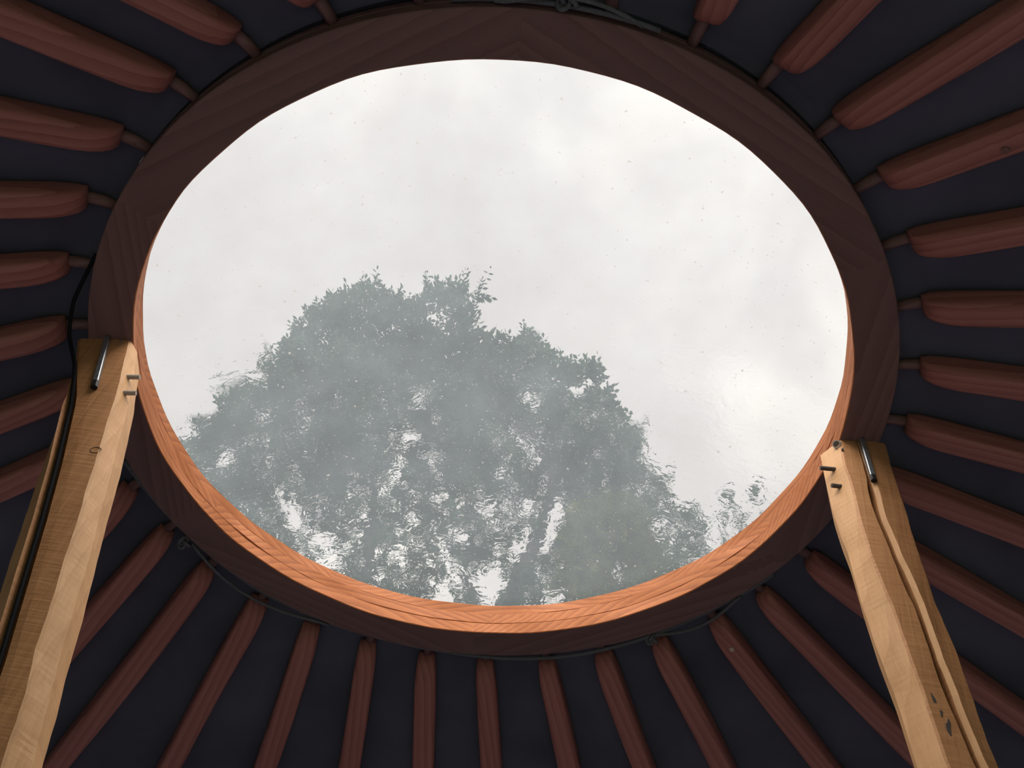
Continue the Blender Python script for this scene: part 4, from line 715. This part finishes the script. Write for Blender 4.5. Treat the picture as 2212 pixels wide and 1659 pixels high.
TIPS = [-1.75,7.55,11.24,-1.94,7.6,11.88,-1.7,7.55,11.3,-1.78,7.6,11.97,-1.94,7.55,11.23,-2.15,7.6,11.69,-2.16,7.55,10.94,-2.4,7.6,11.22,-1.0,7.55,11.25,-1.13,7.6,11.93,-0.92,7.55,11.25,-1.0,7.6,11.85,-0.78,7.55,11.26,-0.84,7.6,11.84,-0.62,7.55,11.28,-0.64,7.6,12.05,-0.48,7.55,11.19,-0.35,7.6,12.11,-0.53,7.55,11.39,-0.33,7.6,11.41,0.1,7.55,10.37,0.1,7.6,10.94,0.16,7.55,10.37,0.21,7.6,10.8,0.39,7.55,10.08,0.34,7.6,10.64,0.47,7.55,10.0,0.55,7.6,10.45,0.69,7.55,9.88,0.75,7.6,10.29,0.84,7.55,9.89,0.85,7.6,10.31,0.93,7.55,9.86,0.97,7.6,10.36,0.99,7.55,9.57,1.14,7.6,9.79,1.16,7.55,9.11,1.28,7.6,9.32,1.26,7.55,8.85,1.41,7.6,9.15,1.25,7.55,8.67,1.39,7.6,8.84,-2.4,7.55,10.33,-2.64,7.6,10.71,-2.57,7.55,9.56,-2.82,7.6,9.79,-2.95,7.55,8.99,-3.16,7.6,9.34,-2.9,7.55,9.23,-2.99,7.6,9.54,-3.13,7.55,8.53,-3.29,7.6,8.93,-3.14,7.55,8.28,-3.32,7.6,8.47,1.32,7.55,8.08,1.4,7.6,8.38,1.47,7.55,7.96,1.6,7.6,8.25,1.71,7.55,7.56,1.79,7.6,7.81,-1.42,7.55,11.22,-1.4,7.6,11.58,-2.26,7.55,11.0,-2.27,7.6,11.43,-2.46,7.55,10.1,-2.71,7.6,10.28,-1.24,7.55,11.08,-1.29,7.6,11.42,-0.35,7.55,10.47,-0.27,7.6,10.77,0.64,7.55,9.97,0.66,7.6,10.25,1.79,7.55,7.5,1.95,7.6,7.63,-2.69,7.55,9.91,-2.85,7.6,10.21]


def twigs(centres, dirs, lens, rng, leaf, per=11):
    """pinnate sprays: per leaflets along each twig -> quads"""
    n = len(centres)
    dirs = dirs / np.linalg.norm(dirs, axis=1)[:, None]
    r = rng.normal(size=(n, 3))
    side = np.cross(dirs, r); side /= np.linalg.norm(side, axis=1)[:, None]
    nor = np.cross(dirs, side)
    V = []
    for k in range(per):
        t = (k // 2 + 1) / (per // 2 + 0.5)
        sgn = 1 if k % 2 else -1
        last = k == per - 1
        base = centres + dirs * (lens * t)[:, None] + rng.normal(size=(n, 3)) * 0.004
        ld = dirs * (1.0 if last else 0.55) + side * (0 if last else sgn * 0.9) + nor * rng.uniform(-0.45, 0.45, (n, 1))
        ld /= np.linalg.norm(ld, axis=1)[:, None]
        wd = np.cross(nor + rng.normal(size=(n, 3)) * 0.5, ld); wd /= np.linalg.norm(wd, axis=1)[:, None]
        s = (leaf * rng.uniform(0.75, 1.25, n))[:, None]
        V.append(np.stack([base, base + ld * s * 0.5 + wd * s * 0.24, base + ld * s, base + ld * s * 0.5 - wd * s * 0.24], 1))
    return np.concatenate(V).reshape(-1, 3)


def leaf_mesh(name, V, mat, parent):
    n = len(V) // 4
    me = bpy.data.meshes.new(name)
    me.vertices.add(len(V)); me.vertices.foreach_set('co', V.astype(np.float32).ravel())
    me.loops.add(len(V)); me.loops.foreach_set('vertex_index', np.arange(len(V), dtype=np.int32))
    me.polygons.add(n); me.polygons.foreach_set('loop_start', np.arange(0, len(V), 4, dtype=np.int32))
    me.polygons.foreach_set('loop_total', np.full(n, 4, dtype=np.int32))
    me.update(calc_edges=True)
    me.materials.append(mat)
    o = bpy.data.objects.new(name, me)
    COL.objects.link(o)
    if parent: o.parent = parent
    return o


def foliage(table, rng, dens, leaf, lai):
    T = np.array(table).reshape(-1, 4)
    ce, di, le = [], [], []
    for x, y, z, r in T:
        # leafy ball: enough twigs for the wanted leaf cover
        area = PI * r * r
        thin = 0.62 if z < 7.9 else 1.0            # the lower crown is more open
        k = max(2, int(lai * dens * thin * area / (11 * leaf * leaf * 0.24)))
        u = rng.normal(size=(k, 3)); u /= np.linalg.norm(u, axis=1)[:, None]
        rad = r * rng.uniform(0.15, 1.0, k) ** 0.55
        tl = np.minimum(0.24, 0.75 * r) * rng.uniform(0.7, 1.2, k)
        p = np.array([x, y, z]) + u * np.maximum(rad - tl * 0.9, 0)[:, None]
        d = u + np.array([0, 0, 0.35]) + rng.normal(size=(k, 3)) * 0.35
        ce.append(p); di.append(d); le.append(tl)
    return np.concatenate(ce), np.concatenate(di), np.concatenate(le)


def tree(label, loc, table, mat, lai, leaf, seed, limbs, tips=None):
    root = empty('tree', loc)
    tag(root, label, 'tree')
    org = np.array(loc) - np.array([0, 0, EYE])
    rng = np.random.default_rng(seed)
    ce, di, le = foliage(table, rng, 1.0, leaf, lai)
    V = twigs(ce - org, di, le, rng, leaf)
    if tips:
        T = np.array(tips).reshape(-1, 6)
        a, b = T[:, :3] - org, T[:, 3:] - org
        for j in range(3):
            jit = rng.normal(size=a.shape) * (0.03 if j else 0)
            V = np.concatenate([V, twigs(a + jit, (b - a) + jit * 0.8, np.linalg.norm(b - a, axis=1) * (0.95 if j == 0 else rng.uniform(0.5, 0.8, len(a))), rng, leaf, 13)])
    leaf_mesh('foliage', V, mat, root)
    for nm, path, ra, rb in limbs:
        P = catmull([Vector(p) + Vector((0, 0, EYE)) - Vector(loc) for p in path], 5)
        m = len(P)
        vv, ff = tube(P, [ra + (rb - ra) * q / (m - 1) for q in range(m)], 10)
        mesh_obj(nm, vv, ff, M_BARK, root, smooth=True)
    return root


MAIN_LIMBS = [
 ('trunk', [(-0.35, 7.6, -EYE - 0.16), (-0.30, 7.6, 1.0), (-0.15, 7.6, 4.0), (0.01, 7.6, 6.28), (0.07, 7.6, 6.58), (0.19, 7.6, 7.0), (0.28, 7.6, 7.26), (0.36, 7.6, 7.65), (0.43, 7.6, 8.11), (0.45, 7.6, 8.6)], 0.14, 0.030),
 ('branch', [(0.0, 7.6, 6.25), (-0.25, 7.6, 6.6), (-0.37, 7.6, 6.9), (-0.30, 7.58, 7.04), (-0.15, 7.56, 7.21), (-0.06, 7.55, 7.36), (0.0, 7.55, 7.53), (0.08, 7.55, 7.62), (0.2, 7.55, 7.87)], 0.045, 0.010),
 ('branch', [(-0.06, 7.55, 7.36), (0.04, 7.54, 7.39), (0.16, 7.52, 7.42), (0.25, 7.5, 7.52)], 0.016, 0.006),
 ('branch', [(-0.10, 7.6, 4.7), (-0.8, 7.6, 5.8), (-1.22, 7.6, 6.58), (-1.23, 7.6, 6.91), (-1.25, 7.6, 7.37), (-1.28, 7.6, 7.81), (-1.26, 7.6, 8.35), (-1.49, 7.6, 9.47), (-1.71, 7.6, 10.6)], 0.085, 0.008),
 ('branch', [(-1.24, 7.6, 7.2), (-1.5, 7.5, 7.5), (-1.78, 7.4, 7.78), (-2.1, 7.3, 8.1)], 0.022, 0.006),
 ('branch', [(-1.28, 7.6, 7.9), (-1.7, 7.5, 8.3), (-2.2, 7.4, 8.9)], 0.022, 0.006),
 ('branch', [(0.36, 7.6, 7.65), (0.62, 7.6, 8.19), (0.82, 7.6, 8.77), (0.89, 7.6, 9.38)], 0.030, 0.008),
 ('branch', [(0.45, 7.6, 8.55), (0.35, 7.6, 9.1), (0.23, 7.6, 9.5), (0.01, 7.6, 10.08)], 0.028, 0.006),
 ('branch', [(0.44, 7.6, 8.4), (0.1, 7.6, 8.9), (-0.2, 7.6, 9.3), (-0.67, 7.6, 10.11), (-0.9, 7.6, 10.8)], 0.028, 0.006),
 ('branch', [(0.19, 7.6, 7.0), (0.7, 7.6, 7.3), (1.2, 7.6, 7.7), (1.6, 7.6, 7.8)], 0.022, 0.006),
]
tree('tall leafy tree with a dense grey-green crown seen through the skylight', (-0.35, 7.6, -0.16), MAIN, M_LEAF, LAI_MAIN, 0.075, 11, MAIN_LIMBS, TIPS)
tree('smaller olive-green tree low in front of the tall tree, right of its trunk', (0.70, 6.1, -0.16), OLIVE, M_LEAF_OLIVE, 4.2, 0.055, 12,
     [('trunk', [(0.70, 6.1, -EYE - 0.16), (0.69, 6.1, 2.0), (0.67, 6.1, 4.2), (0.69, 6.1, 5.4), (0.71, 6.1, 5.9)], 0.09, 0.012)])
tree('thin leafy branch tips of a tree at the lower right rim of the skylight', (1.45, 6.0, -0.16), SPRAY, M_LEAF, 2.3, 0.062, 13,
     [('trunk', [(1.45, 6.0, -EYE - 0.16), (1.44, 6.0, 2.0), (1.42, 6.0, 4.0), (1.42, 6.0, 5.2), (1.46, 6.0, 5.9)], 0.07, 0.008)])
